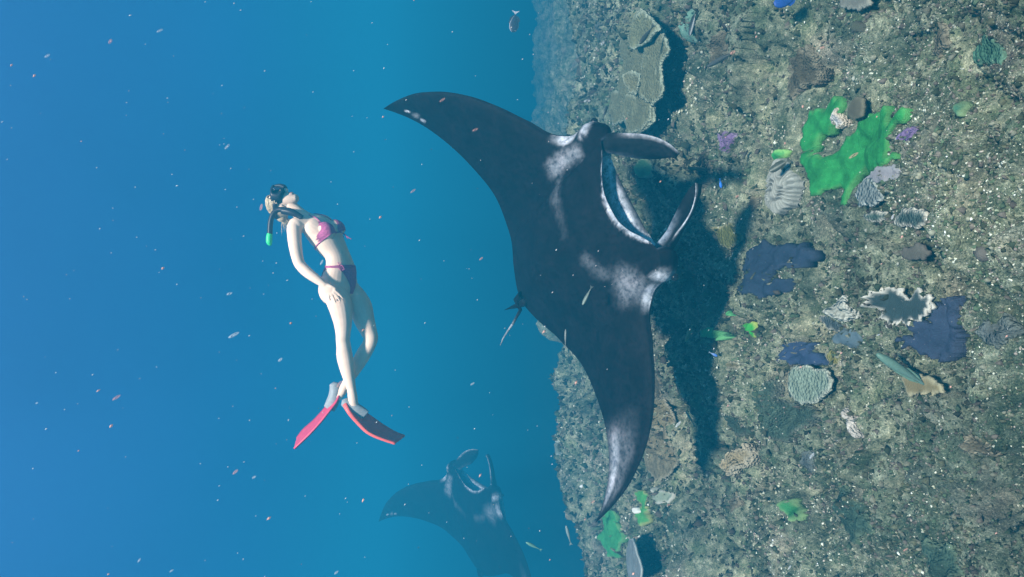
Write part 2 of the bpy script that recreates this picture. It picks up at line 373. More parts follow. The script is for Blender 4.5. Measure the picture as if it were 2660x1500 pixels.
    E2 = [(.50, -.34, .0), (.58, -.335, -.005)] + [mloc(p[0], p[1], z) for p, z in zip([(1733, 602), (1752, 560), (1772, 520), (1792, 488), (1804, 478)], [-.06, -.10, -.13, -.12, -.095])]
    lobe(E1, E2, .045)
    # tail whip and pelvic fins
    def rod(pts, rs_, colr):
        nonlocal verts, cols
        pts = np.array(pts, float); k = len(pts); vs = []
        for i in range(k):
            tg = nrm(pts[min(i + 1, k - 1)] - pts[max(i - 1, 0)]); a = nrm(np.cross(tg, [.1, .2, 1])); c = np.cross(tg, a)
            for j in range(8): vs.append(pts[i] + rs_[i] * (math.cos(j * math.pi / 4) * a + math.sin(j * math.pi / 4) * c))
        base = len(verts); faces.append(gridfaces(k, 8, False, True) + base); verts = np.concatenate([verts, np.array(vs)]); cols = np.concatenate([cols, np.repeat(colr, 8, 0)])
    b0 = np.array([-.80, 0, .035]); tl = [b0, np.array([-.90, 0, .03])] + [mloc(px, py, z) for px, py, z in ((1352, 806, .02), (1343, 822, 0), (1332, 842, -.02), (1318, 862, -.03), (1307, 880, -.05), (1300, 897, -.06))]
    rod(tl, [.03, .024, .014, .011, .010, .008, .007, .004], np.array([dark, dark, dark, dark * 3, [.22, .23, .24], [.3, .31, .32], [.3, .31, .32], [.25, .26, .27]]))
    for pts in ([(1368, 778), (1352, 782), (1310, 806), (1350, 800), (1366, 796)], [(1362, 770), (1350, 774), (1338, 797), (1352, 800), (1364, 790)]):
        L = np.array([mloc(px, py, .02) for px, py in pts]); c0 = L.mean(0); vs = np.concatenate([L + [0, 0, .004], L - [0, 0, .004], [c0 + [0, 0, .012], c0 - [0, 0, .012]]])
        base = len(verts); k = 5
        faces.append(np.array([[base + i, base + (i + 1) % k, base + 10] for i in range(k)] + [[base + 5 + (i + 1) % k, base + 5 + i, base + 11] for i in range(k)]))
        faces.append(np.array([[base + i, base + 5 + i, base + 5 + (i + 1) % k, base + (i + 1) % k] for i in range(k)]))
        verts = np.concatenate([verts, vs]); cols = np.concatenate([cols, np.repeat(dark[None], 12, 0)])
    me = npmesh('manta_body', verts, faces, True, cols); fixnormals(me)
    return me
m_manta, n, b = mat_new('manta_skin'); co = objco(n); a = N(n, 'ShaderNodeVertexColor'); a.layer_name = 'Col'
t = noise_node(n, 7, 4, .6, co); t_ = noise_node(n, 160, 3, .7, co)
t2_ = noise_node(n, 34, 6, .7, co)
n.links.new(mix(n, 1.0, mix(n, 1.0, a.outputs[0], ramp(n, t2_.outputs[0], [(.36, (.35, .36, .4)), (.5, (.95, .95, .95)), (.64, (1.35, 1.35, 1.35))]), 'MULTIPLY'), ramp(n, t.outputs[0], [(.32, (.6, .6, .65)), (.5, (1, 1, 1)), (.68, (1.5, 1.4, 1.4))]), 'MULTIPLY'), b.inputs['Base Color'])
b.inputs['Roughness'].default_value = .65; b.inputs['Specular IOR Level'].default_value = .06; bump(n, b, t_.outputs[0], .12, .003)
m_eye = mat_plain('dark_eye', (.01, .01, .012), .15, .1, 30, 0)
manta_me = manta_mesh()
def eye_mesh():
    bm = bmesh.new(); bmesh.ops.create_uvsphere(bm, u_segments=16, v_segments=10, radius=.024); me = bpy.data.meshes.new('eye'); bm.to_mesh(me); bm.free()
    for p in me.polygons: p.use_smooth = True
    return me
eye_me = eye_mesh()
def manta(label, mat4, group):
    r = empty('manta_ray'); r.matrix_world = mat4; tag(r, label, 'manta ray', group)
    o = bpy.data.objects.new('body', manta_me); COL.objects.link(o); o.parent = r
    for sg in (1, -1):
        e_ = bpy.data.objects.new('eye', eye_me); COL.objects.link(e_); e_.parent = r; e_.location = (.605, sg * .548, -.02)
    return r
manta_me.materials.append(m_manta); eye_me.materials.append(m_eye)
def mat4(R, T): return Matrix([[*map(float, R[i]), float(T[i])] for i in range(3)] + [[0, 0, 0, 1]])
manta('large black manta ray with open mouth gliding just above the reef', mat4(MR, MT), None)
# the second one, far off in the blue, banking with one wing up
R2 = np.array([[0.9592, 0.1841, -0.2146], [-0.2699, 0.8221, -0.5013], [0.0842, 0.5388, 0.8382]]); T2 = np.array([-3.105, 8.992, -0.789]); S2 = 1.6
manta('faint blue manta ray banking in the open water beyond the swim fins', mat4(R2 * S2, T2 * S2), None)

# ------------------------------------------------------------------ snorkeller
DW = 4.95                                # her depth from the camera
MPP = DW / FPX
def z4(x, y): return (660 + x / 3.46, 460 + y / 3.46)
def z5(x, y): return (700 + x / 3.3025, 760 + y / 3.3025)
IR, IU, ID = RC, -UC, FC                 # picture right, picture down, away
def wp(s, off=0.0):
    return at(s[0], s[1], DW) + FC * off
def ringtube(rows, ns=20, cap=True):
    """rows: (centre, a, b, A dir hint (front), phi ignored) -> closed tube with elliptical sections"""
    k = len(rows); vs = []
    cen = [np.asarray(r[0], float) for r in rows]
    for i in range(k):
        tg = nrm(cen[min(i + 1, k - 1)] - cen[max(i - 1, 0)]); A = np.asarray(rows[i][3], float); A = nrm(A - tg * (A @ tg)); B = np.cross(tg, A)
        for j in range(ns):
            t = 2 * math.pi * j / ns; vs.append(cen[i] + A * rows[i][1] * math.cos(t) + B * rows[i][2] * math.sin(t))
    f = [gridfaces(k, ns, False, True)]
    if cap:
        c0 = len(vs); tg0 = nrm(cen[0] - cen[1]); tg1 = nrm(cen[-1] - cen[-2])
        vs.append(cen[0] + tg0 * min(rows[0][1], rows[0][2]) * .6); vs.append(cen[-1] + tg1 * min(rows[-1][1], rows[-1][2]) * .6)
        f.append(np.array([[(j + 1) % ns, j, c0] for j in range(ns)])); q = (k - 1) * ns
        f.append(np.array([[q + j, q + (j + 1) % ns, c0 + 1] for j in range(ns)]))
    return np.array(vs), f
def resample(rows, m=4):                 # Catmull-Rom through the given sections
    R_ = [np.concatenate([np.asarray(r[0], float), [r[1], r[2]], np.asarray(r[3], float)]) for r in rows]; out = []
    for i in range(len(R_) - 1):
        p0, p1, p2, p3 = R_[max(i - 1, 0)], R_[i], R_[i + 1], R_[min(i + 2, len(R_) - 1)]
        for j in range(m):
            t = j / m; out.append(.5 * ((2 * p1) + (-p0 + p2) * t + (2 * p0 - 5 * p1 + 4 * p2 - p3) * t * t + (-p0 + 3 * p1 - 3 * p2 + p3) * t ** 3))
    out.append(R_[-1]); return [(o[:3], o[3], o[4], o[5:8]) for o in out]
class Parts:
    def __init__(self): self.v = []; self.f = []; self.n = 0
    def add(self, vf):
        v, f = vf; self.v.append(v); self.f += [np.asarray(q) + self.n for q in f]; self.n += len(v)
    def mesh(self, name, smooth=True, col=None):
        me = npmesh(name, np.concatenate(self.v), self.f, smooth, col); fixnormals(me); return me
def ellipsoid(c, ax, r, nu=24, nv=14):
    """ax: 3 direction rows"""
    th = np.linspace(0, math.pi, nv)[1:-1]; ph = np.arange(nu) * 2 * math.pi / nu
    vs = [np.asarray(c) + r[0] * math.sin(t) * math.cos(p) * ax[0] + r[1] * math.sin(t) * math.sin(p) * ax[1] + r[2] * math.cos(t) * ax[2] for t in th for p in ph]
    k = nv - 2; f = [gridfaces(k, nu, False, True)]; c0 = len(vs); vs += [np.asarray(c) + r[2] * ax[2], np.asarray(c) - r[2] * ax[2]]
    f.append(np.array([[(j + 1) % nu, j, c0] for j in range(nu)])); q = (k - 1) * nu; f.append(np.array([[q + j, q + (j + 1) % nu, c0 + 1] for j in range(nu)]))
    return np.array(vs), f
def remeshed(parts, name, vox, smooth_it=6, fac=.5):
    me0 = parts.mesh(name + '_raw'); o = bpy.data.objects.new('tmp', me0); COL.objects.link(o)
    md = o.modifiers.new('r', 'REMESH'); md.mode = 'VOXEL'; md.voxel_size = vox; md.adaptivity = 0; md.use_smooth_shade = True
    sm = o.modifiers.new('s', 'SMOOTH'); sm.factor = fac; sm.iterations = smooth_it
    bpy.context.view_layer.update(); dg = bpy.context.evaluated_depsgraph_get()
    me = bpy.data.meshes.new_from_object(o.evaluated_get(dg)); me.name = name
    bpy.data.objects.remove(o); bpy.data.meshes.remove(me0)
    for p in me.polygons: p.use_smooth = True
    return me

PHI = math.radians(20)                   # trunk rolled towards the camera
def frame(t2):                           # t2: picture-plane direction of the trunk (head to feet)
    T = nrm(t2[0] * IR + t2[1] * IU); Nn = nrm(np.cross(ID, T)); Nn = Nn if Nn @ IR > 0 else -Nn
    return T, math.cos(PHI) * Nn - math.sin(PHI) * ID, math.sin(PHI) * Nn + math.cos(PHI) * ID    # axis, front, her left (away)
body = Parts()
spine = [((455, 372), .050, .052), ((495, 400), .062, .105), ((560, 445), .088, .150), ((628, 520), .105, .142), ((690, 610), .098, .128), ((750, 710), .080, .112), ((775, 820), .092, .140), ((768, 930), .108, .166), ((775, 1010), .105, .165), ((790, 1075), .080, .130)]
rows = []; fr_ = []
for i, (c, a, b_) in enumerate(spine):
    p0 = np.array(spine[max(i - 1, 0)][0], float); p1 = np.array(spine[min(i + 1, len(spine) - 1)][0], float)
    T, F_, L_ = frame(p1 - p0); cw = wp(z4(*c)); rows.append((cw, a, b_, F_)); fr_.append((cw, T, F_, L_))
body.add(ringtube(resample(rows), 28))
bust = fr_[3]
for sg in (-1, 1):
    c = bust[0] + bust[2] * .080 + bust[3] * sg * .072 + bust[1] * .012
    body.add(ellipsoid(c, (bust[2], bust[3], bust[1]), (.052, .056, .066)))
# buttocks
hipf = fr_[8]
for sg in (-1, 1):
    body.add(ellipsoid(hipf[0] - hipf[2] * .038 + hipf[3] * sg * .075 + hipf[1] * .0, (hipf[2], hipf[3], hipf[1]), (.085, .080, .105)))
Fl, Ll = hipf[2], hipf[3]
nearhip = hipf[0] - Ll * .085
# near (right) leg
def leg(pts, hip0):
    rr = [(hip0, .088, .085, Fl)]
    for (s, off, a, b_) in pts: rr.append((wp(s, off), a, b_, Fl))
    return rr
off0 = float((nearhip - wp(z4(790, 1010))) @ FC)
LN = leg([(z5(622, 95), off0 + .01, .088, .088), (z5(642, 235), off0 + .03, .070, .070), (z5(643, 340), off0 + .04, .055, .056), (z5(640, 405), off0 + .045, .050, .052), (z5(646, 470), off0 + .05, .053, .053), (z5(652, 545), off0 + .055, .060, .055), (z5(668, 640), off0 + .06, .055, .050), (z5(690, 750), off0 + .065, .042, .040), (z5(706, 830), off0 + .07, .034, .033), (z5(716, 900), off0 + .072, .036, .034)], nearhip)
body.add(ringtube(resample(LN), 20))
farhip = hipf[0] + Ll * .085
o2 = off0 + .17
LF = leg([(z5(742, 105), o2, .092, .088), (z5(788, 235), o2 + .0, .080, .074), (z5(828, 340), o2, .063, .060), (z5(848, 400), o2 + .0, .054, .054), (z5(826, 465), o2 + .005, .053, .052), (z5(782, 540), o2 + .01, .057, .054), (z5(730, 630), o2 + .01, .052, .050), (z5(664, 745), o2 + .01, .040, .038), (z5(615, 825), o2 + .01, .033, .032), (z5(588, 880), o2 + .01, .034, .032)], farhip)
body.add(ringtube(resample(LF), 20))
# feet inside the fins
def foot(a, heel, toe):
    body.add(ringtube(resample([(heel, .030, .030, FC), ((heel + toe) / 2 + (a - (heel + toe) / 2) * .25, .034, .038, FC), (toe, .018, .036, FC)]), 14))
AN, AF = LN[-1][0], LF[-1][0]
foot(AN, wp(z5(668, 955), off0 + .075), wp(z5(800, 1060), off0 + .075)); body.add(ringtube([(AN, .035, .034, Fl), (wp(z5(722, 965), off0 + .075), .036, .036, Fl)], 14))
foot(AF, wp(z5(545, 845), o2 + .01), wp(z5(495, 985), o2 + .01)); body.add(ringtube([(AF, .034, .032, Fl), (wp(z5(552, 915), o2 + .01), .036, .036, Fl)], 14))
# shoulders, near arm with hand on the hip
sh = fr_[2]
shn = wp(z4(418, 452), -.115)
body.add(ellipsoid(shn + (sh[0] - shn) * .06, (sh[2], sh[3], sh[1]), (.058, .062, .062)))
AR = [(sh[0] - sh[3] * .07 - sh[1] * .03, .05, .06, IR), (shn, .053, .055, IR), (wp(z4(424, 545), -.155), .050, .050, IR), (wp(z4(443, 660), -.175), .045, .045, IR), (wp(z4(470, 765), -.185), .040, .040, IR), (wp(z4(500, 815), -.188), .039, .039, IR), (wp(z4(560, 868), -.205), .038, .037, IR), (wp(z4(630, 918), -.212), .033, .031, IR), (wp(z4(690, 962), -.216), .026, .024, IR), (wp(z4(712, 980), -.217), .025, .022, IR)]
body.add(ringtube(resample(AR), 18))
hd = nrm(wp(z4(850, 1090), -.13) - wp(z4(700, 970), -.170))
pal = [(wp(z4(705, 975), -.217), .026, .019, IR), (wp(z4(735, 1003), -.217), .038, .019, IR - IU), (wp(z4(768, 1030), -.213), .041, .017, IR - IU), (wp(z4(782, 1042), -.210), .036, .014, IR - IU)]
body.add(ringtube(resample(pal), 16))
for pts, r in (([(790, 1015), (826, 1046), (852, 1076), (864, 1090)], .0100), ([(782, 1034), (812, 1070), (832, 1102), (839, 1116)], .0104), ([(764, 1046), (782, 1082), (794, 1112), (798, 1124)], .0100), ([(744, 1046), (746, 1074), (748, 1096), (748, 1106)], .0092)):
    body.add(ringtube(resample([(wp(z4(*p), -.222 + .008 * i), r * (1 - .12 * i), r * (1 - .12 * i), IR) for i, p in enumerate(pts)], 4), 10))
body.add(ringtube(resample([(wp(z4(728, 985), -.224), .012, .012, IR), (wp(z4(762, 985), -.226), .011, .011, IR), (wp(z4(792, 998), -.219), .0095, .0095, IR), (wp(z4(806, 1006), -.214), .008, .008, IR)], 4), 10))
# far arm, trailing along her other side
shf = sh[0] + sh[3] * .145 - sh[1] * .02
AL = [(sh[0] + sh[3] * .08, .05, .055, IR), (shf, .052, .052, IR), (shf + sh[1] * .12 + ID * .04 + IU * .02, .044, .044, IR), (fr_[4][0] + ID * .21 + IU * .06, .038, .038, IR), (fr_[5][0] + ID * .22 + IU * .08, .036, .035, IR), (fr_[6][0] + ID * .22 + IU * .06, .028, .027, IR), (fr_[7][0] + ID * .215 - IR * .01, .024, .022, IR)]
body.add(ringtube(resample(AL), 16)); hb = fr_[7][0] + ID * .215 - IR * .01
body.add(ringtube(resample([(hb, .022, .022, IR), (hb + IU * .05, .038, .016, IR), (hb + IU * .085, .036, .013, IR)]), 14))
for i in range(4):
    s0 = hb + IU * .085 + IR * (-.027 + .018 * i); body.add(ringtube(resample([(s0, .009, .009, IR), (s0 + IU * .035 - ID * .004, .0085, .0085, IR), (s0 + IU * (.068 - .006 * abs(i - 1.5)) - ID * .014, .007, .007, IR)]), 8))
body.add(ringtube(resample([(hb + IU * .025 + IR * .02, .011, .011, IR), (hb + IU * .05 + IR * .05, .010, .010, IR), (hb + IU * .075 + IR * .06, .008, .008, IR)]), 8))
# neck and head: crown towards picture left, face towards picture up and a little to the camera
HU = nrm(-IR * .97 - IU * .12)           # crown
HF = nrm(-IU * .86 + IR * .10 - ID * .40); HF = nrm(HF - HU * (HF @ HU)); HL = np.cross(HF, HU)
hc = wp(z4(258, 232), .0)
body.add(ringtube(resample([(wp(z4(505, 405)), .060, .075, fr_[1][2]), (wp(z4(430, 352)), .050, .052, fr_[1][2]), (wp(z4(375, 305)), .048, .048, fr_[1][2]), (wp(z4(320, 268)), .050, .050, fr_[1][2])]), 18))
body.add(ellipsoid(hc + HU * .018 - HF * .010, (HF, HL, HU), (.094, .074, .092)))
body.add(ringtube(resample([(hc + HU * .03 + HF * .030, .056, .066, HF), (hc - HU * .03 + HF * .034, .052, .060, HF), (hc - HU * .075 + HF * .040, .044, .047, HF), (hc - HU * .108 + HF * .052, .026, .030, HF)]), 18))
body.add(ringtube(resample([(hc + HU * .022 + HF * .086, .010, .010, HF), (hc - HU * .012 + HF * .101, .014, .013, HF), (hc - HU * .028 + HF * .103, .013, .017, HF), (hc - HU * .036 + HF * .092, .008, .013, HF)]), 12))   # nose
for sg in (1, -1):
    body.add(ellipsoid(hc - HU * .062 + HF * .082 + HL * .0, (HF, HL, HU), (.010, .024, .007)) if sg > 0 else ellipsoid(hc - HU * .073 + HF * .080, (HF, HL, HU), (.011, .021, .008)))   # lips
    body.add(ellipsoid(hc - HF * .008 - HU * .005 + HL * sg * .073, (HF, HL, HU), (.017, .010, .030)))   # ears
woman_me = remeshed(body, 'person_body', .0042, 4, .5)
co_ = np.empty(len(woman_me.vertices) * 3, np.float32); woman_me.vertices.foreach_get('co', co_); co_ = co_.reshape(-1, 3)
lip = np.exp(-(((co_ - (hc - HU * .067 + HF * .088)) @ HU) / .012) ** 2) * np.exp(-(((co_ - hc) @ HL) / .022) ** 2) * (((co_ - hc) @ HF) > .070)
skin = np.array([.90, .66, .52])[None] * np.ones((len(co_), 1)); skin = skin * (1 - lip[:, None]) + lip[:, None] * np.array([.55, .22, .20])
setcol(woman_me, skin)
m_skin, n, b = mat_new('skin'); co = objco(n); a = N(n, 'ShaderNodeVertexColor'); a.layer_name = 'Col'; t = noise_node(n, 14, 4, .6, co); t_ = noise_node(n, 220, 2, .5, co)
n.links.new(mix(n, 1.0, a.outputs[0], ramp(n, t.outputs[0], [(.3, (.9, .88, .86)), (.7, (1.08, 1.06, 1.04))]), 'MULTIPLY'), b.inputs['Base Color'])
b.inputs['Roughness'].default_value = .5; b.inputs['Specular IOR Level'].default_value = .2; bump(n, b, t_.outputs[0], .05, .002)
woman = empty('person', fr_[6][0]); tag(woman, 'snorkeller in a pink bikini with one hand on her hip, legs crossed', 'person')
link('body', woman_me, m_skin, woman)
bvh = BVHTree.FromPolygons([Vector(v) for v in co_.tolist()], [tuple(p.vertices) for p in woman_me.polygons])

# --- bikini: patches and strings laid on her skin
m_pink = mat_plain('pink_print_fabric', (.46, .10, .24), .7, .45, 90, .2, .002)
def on_skin(o, d, lift=.004):
    h = bvh.ray_cast(V(o), V(nrm(d)), 1.0)
    return None if h[0] is None else (np.array(h[0]) + np.array(h[1]) * lift, np.array(h[1]))
def strap(pts, r=.004, closed=False):
    pts = [p for p in pts if p is not None]
    return ringtube([(p, r, r, (0.3, .2, .9)) for p in pts], 8)
def patch(c, F_, L_, T_, outline, nu=22, nv=22, lift=.005):
    """outline(v) -> (l0, l1) for v in 0..1 ; rows along T_"""
    vs, ok = [], []
    for i in range(nu):
        v = i / (nu - 1); l0, l1, tt = outline(v)
        for j in range(nv):
            l = l0 + (l1 - l0) * j / (nv - 1); h = on_skin(c + L_ * l + T_ * tt + F_ * .4, -F_, lift)
            if h is None: vs.append(c + L_ * l + T_ * tt); ok.append(False)
            else: vs.append(h[0]); ok.append(True)
    vs = np.array(vs); g = gridfaces(nu, nv); ok = np.array(ok); g = g[ok[g].all(1)]
    e_ = np.array([np.linalg.norm(vs[q[0]] - vs[q[2]]) for q in g]); g = g[e_ < .06]
    inn = vs - F_ * .010; k = len(vs)
    return np.concatenate([vs, inn]), [g, g[:, ::-1] + k]
top = Parts(); c = bust[0]
for sg in (-1, 1):
    top.add(patch(c, bust[2], bust[3], bust[1], lambda v, sg=sg: (sg * .078 - .006 - (.060 + .018 * (sg < 0)) * v, sg * .078 + .006 + (.060 + .018 * (sg > 0)) * v, -.074 + .130 * v)))
def ring_on(fr, shift, r=.004, a0=0, a1=360, nn=40, tilt=0.0):
    pts = []
    for i in range(nn + 1):
        t = math.radians(a0 + (a1 - a0) * i / nn); d = math.cos(t) * fr[2] + math.sin(t) * fr[3]
        h = on_skin(fr[0] + fr[1] * (shift + tilt * math.cos(t)) + d * .23, -d, r * .6)
        if h is not None: pts.append(h[0])
    return strap(pts, r)
top.add(ring_on(bust, .056, .0045))
for sg in (-1, 1):                       # halter strings over the collar to the neck
    pts = []
    for i in range(14):
        q = i / 13; p = c + bust[3] * sg * (.074 - .035 * q) + bust[1] * (-.062 - .11 * q) + bust[2] * .3
        h = on_skin(p, -bust[2], .003); pts.append(h[0] if h else None)
    top.add(strap(pts, .0035))
kn = on_skin(c + bust[1] * .056 + bust[2] * .4, -bust[2], .006)[0]
for q in (0, 1):                         # loose tie ends
    top.add(strap([kn, kn + bust[2] * .02 + bust[1] * .02, kn + bust[2] * .035 + bust[1] * (.05 + .02 * q), kn + bust[2] * (.03 + .02 * q) + bust[1] * (.085 + .02 * q)], .003))
link('bikini_top', top.mesh('bikini_top'), m_pink, woman)
bot = Parts(); hf = fr_[6]
bot.add(patch(hf[0], hf[2], hf[3], hf[1], lambda v: (-.10 * (1 - v) ** 1.4 - .022, .10 * (1 - v) ** 1.4 + .022, -.015 + .21 * v)))
bot.add(patch(hf[0], -hf[2], hf[3], hf[1], lambda v: (-.13 * (1 - v) ** .9 - .022, .13 * (1 - v) ** .9 + .022, -.015 + .21 * v)))
bot.add(ring_on(hf, -.012, .0048, tilt=.012)); bot.add(ring_on(hf, -.004, .0038, tilt=.012))
kb = on_skin(at(*z4(775, 800), 4.4), ray(*z4(775, 800)), .006)[0]
for a1, a2, a3 in (((790, 775), (825, 780), (800, 800)), ((770, 830), (800, 850), (785, 815)), ((830, 800), (850, 835), (832, 842)), ((800, 825), (822, 850), (838, 838))):
    bot.add(strap([kb] + [wp(z4(*p)) + FC * float((kb - wp(z4(*p))) @ FC - .006) for p in (a1, a2, a3)], .0032))
link('bikini_bottom', bot.mesh('bikini_bottom'), m_pink, woman)

# --- hair: swept back blonde cap with strands
m_hair, n, b = mat_new('blonde_hair'); co = objco(n); t = noise_node(n, 120, 3, .6, co)
n.links.new(ramp(n, t.outputs[0], [(.3, (.30, .22, .13)), (.7, (.72, .58, .38))]), b.inputs['Base Color']); b.inputs['Roughness'].default_value = .45
hair = Parts(); rnd = random.Random(5)
cen = hc + HU * .020 - HF * .012
hv, hfc = ellipsoid(cen, (HF, HL, HU), (.103, .084, .101), 64, 36)
dirs = (hv - cen); fcomp = dirs @ HF; ucomp = dirs @ HU; lcomp = dirs @ HL
amp = 1 + .03 * np.sin(np.arctan2(lcomp, ucomp + .05) * 26) * .6 + .02 * fbm(lcomp * 60, ucomp * 60, 2, 3)
hv = cen + dirs * amp[:, None]
keep = (fcomp < .045 - .0 * ucomp) & (ucomp - .9 * fcomp > -.045)
hfk = [f[keep[f].all(1)] for f in hfc]
hair.add((hv, hfk))
for i in range(150):
    a0 = rnd.uniform(-1.5, 1.5); p = cen + HF * .045 + HL * .080 * math.sin(a0) + HU * .090 * math.cos(a0)
    pts = []
    for k_ in range(9):
        q = k_ / 8; dv = nrm((p - cen) * (1 - q) + q * (-HF * .9 + HU * .2 - .3 * HU * rnd.random() + HL * .5 * math.sin(a0)) * .1)
        pts.append(cen + HF * (dv @ HF) * .106 + HL * (dv @ HL) * .087 + HU * (dv @ HU) * .104 + np.array([rnd.uniform(-1, 1) for _ in range(3)]) * .002)
    hair.add(ringtube([(x, .003 * (1 - .5 * i_ / 8), .003, HU) for i_, x in enumerate(pts)], 5))
kn2 = cen - HF * .098 - HU * .01
hair.add(ellipsoid(kn2, (HF, HL, HU), (.042, .046, .042)))
for i in range(60):                      # loose ends drifting from the knot
    d = nrm(-HF * .7 - HU * .5 + np.array([rnd.uniform(-1, 1) for _ in range(3)]) * .5); L = rnd.uniform(.06, .15)
    hair.add(ringtube([(kn2 + d * L * q + np.array([rnd.uniform(-1, 1) for _ in range(3)]) * .004, .0028 * (1.1 - q), .0028 * (1.1 - q), HU) for q in (0, .35, .7, 1)], 5))
link('hair', hair.mesh('hair'), m_hair, woman)

# --- diving mask
m_black = mat_plain('black_silicone', (.018, .020, .028), .4, .3, 60, .05)
m_lens, n, b = mat_new('mask_glass'); b.inputs['Base Color'].default_value = (.02, .03, .06, 1); b.inputs['Roughness'].default_value = .08; b.inputs['Alpha'].default_value = 1
mask = empty('diving_mask', hc + HF * .1); tag(mask, 'black diving mask strapped over the swimmer\'s eyes', 'mask')
def boxring(c, A, B, D_, w, h, t, depth):     # rounded rectangular frame in the A,B plane, extruded along D_
    k = 40; vs = []
    def se(q, W, H): 
        cq, sq = math.cos(q), math.sin(q); return np.sign(cq) * abs(cq) ** .5 * W, np.sign(sq) * abs(sq) ** .5 * H
    for i in range(k):
        q = 2 * math.pi * i / k
        for (W, H, z) in ((w, h, 0), (w, h, depth), (w - t, h - t, depth), (w - t, h - t, 0)):
            x, y = se(q, W, H); vs.append(c + A * x + B * y + D_ * z - D_ * .9 * (x * x) / .12)
    return np.array(vs), [gridfaces(k, 4, True, True)]
fm = Parts(); mc = hc + HU * .026 + HF * .068
fm.add(boxring(mc, HL, HU, HF, .080, .046, .014, .060)); 
fm.add(boxring(mc - HF * .012, HL, HU, HF, .076, .050, .018, .040))
fm.add(ringtube(resample([(mc + HF * .055 + HU * .03, .010, .008, HL), (mc + HF * .060 - HU * .01, .012, .016, HL), (mc + HF * .050 - HU * .042, .018, .022, HL)]), 12))
link('frame', fm.mesh('frame'), m_black, mask)
for sg in (-1, 1):
    ln = Parts(); ln.add(ellipsoid(mc + HF * .050 + HL * sg * .036, (HL, HU, HF), (.033, .036, .006), 24, 10)); link('lens', ln.mesh('lens'), m_lens, mask)
stp = Parts(); pts = []
for i in range(41):
    q = math.pi * (i / 40) ; dv = math.cos(q) * HL * .092 - math.sin(q) * HF * .118
    pts.append(cen + dv + HU * (.004 + .012 * math.sin(q)) + HF * (.03 * abs(math.cos(q)) ** 3))
stp.add(ringtube([(x, .016, .004, HU) for x in pts], 10)); link('strap', stp.mesh('strap'), m_black, mask)

# --- snorkel hanging beside the neck
m_green = mat_plain('bright_green_plastic', (.05, .62, .22), .4, .15, 50, .03)
sn = empty('snorkel', wp(z4(300, 320), -.1)); tag(sn, 'dark curved snorkel with a bright green tip behind the swimmer\'s head', 'snorkel')
sp_ = [(468, 378), (430, 352), (380, 330), (320, 312), (262, 312), (222, 345), (200, 400), (192, 460), (190, 530)]
so_ = [-.125, -.125, -.12, -.115, -.11, -.11, -.11, -.11, -.11]
tb = Parts(); tb.add(ringtube(resample([(wp(z4(*p), o_), .019, .019, FC) for p, o_ in list(zip(sp_, so_))[2:]], 5), 14)); link('tube', tb.mesh('tube'), m_black, sn)
mp = Parts(); mp.add(ringtube(resample([(wp(z4(300, 318), -.113), .026, .026, FC), (wp(z4(370, 330), -.12), .030, .028, FC), (wp(z4(420, 350), -.125), .024, .024, FC), (wp(z4(450, 366), -.127), .016, .020, FC), (wp(z4(474, 386), -.128), .012, .024, FC)], 4), 14)); link('mouthpiece', mp.mesh('mouthpiece'), m_black, sn)
gt = Parts(); gt.add(ringtube(resample([(wp(z4(190, 522), -.11), .020, .020, FC), (wp(z4(184, 560), -.11), .022, .022, FC), (wp(z4(186, 600), -.11), .021, .021, FC), (wp(z4(198, 622), -.11), .009, .009, FC)], 4), 14)); link('tip', gt.mesh('tip'), m_green, sn)

# --- swim fins
m_pocket = mat_plain('grey_rubber', (.30, .32, .33), .5, .15, 60, .08)
m_red = mat_plain('coral_red_plastic', (.85, .13, .11), .4, .12, 40, .05)
m_mag = mat_plain('magenta_plastic', (.66, .06, .13), .4, .12, 40, .05)
def swim_fin(label, pocket, E1, E2, mat, rail, off):
    f = empty('swim_fin', wp(pocket[1][0], off)); tag(f, label, 'swim fin', None)
    pk = Parts(); pk.add(ringtube(resample([(wp(s, off), a, b_, FC) for s, a, b_ in pocket], 5), 18)); link('foot_pocket', pk.mesh('foot_pocket'), m_pocket, f)
    E1 = resample([(wp(s, off + o_), 0, 0, FC) for s, o_ in E1], 5); E2 = resample([(wp(s, off + o_), 0, 0, FC) for s, o_ in E2], 5); k = len(E1); w = 9; vs = []
    for i in range(k):
        a, c = np.array(E1[i][0]), np.array(E2[i][0]); tg = nrm(np.array(E1[min(i + 1, k - 1)][0]) - np.array(E1[max(0, i - 1)][0])); nn = nrm(np.cross(c - a, tg))
        for j in range(w):
            q = j / (w - 1); rib = .004 + (.006 if j in (0, w - 1) else 0) + (.003 if j in (3, 5) else 0)
            p = a + (c - a) * q; vs += [p + nn * rib, p - nn * rib]
    vs = np.array(vs); idx = np.arange(k * w * 2).reshape(k, w, 2); ring = np.concatenate([idx[:, :, 0], idx[:, ::-1, 1]], 1)
    fl = gridfaces(k, 2 * w, False, True); ring_ = ring.reshape(-1); fl = ring_[fl]
    caps = [[ring[0][j], ring[0][j + 1], ring[0][2 * w - 2 - j], ring[0][2 * w - 1 - j]] for j in range(w - 1)] + [[ring[-1][j], ring[-1][2 * w - 1 - j], ring[-1][2 * w - 2 - j], ring[-1][j + 1]] for j in range(w - 1)]
    bl = Parts(); bl.add((vs, [fl, np.array(caps)])); link('blade', bl.mesh('blade'), mat, f)
    for E, r in ((E1, rail), (E2, .007)):
        rl = Parts(); rl.add(ringtube([(x[0], r * (1 - .55 * i_ / k), .007, nrm(np.cross(np.array(E[min(i_ + 1, k - 1)][0]) - np.array(E[max(i_ - 1, 0)][0]), FC))) for i_, x in enumerate(E)], 10)); link('side_rail', rl.mesh('side_rail'), mat, f)
    return f
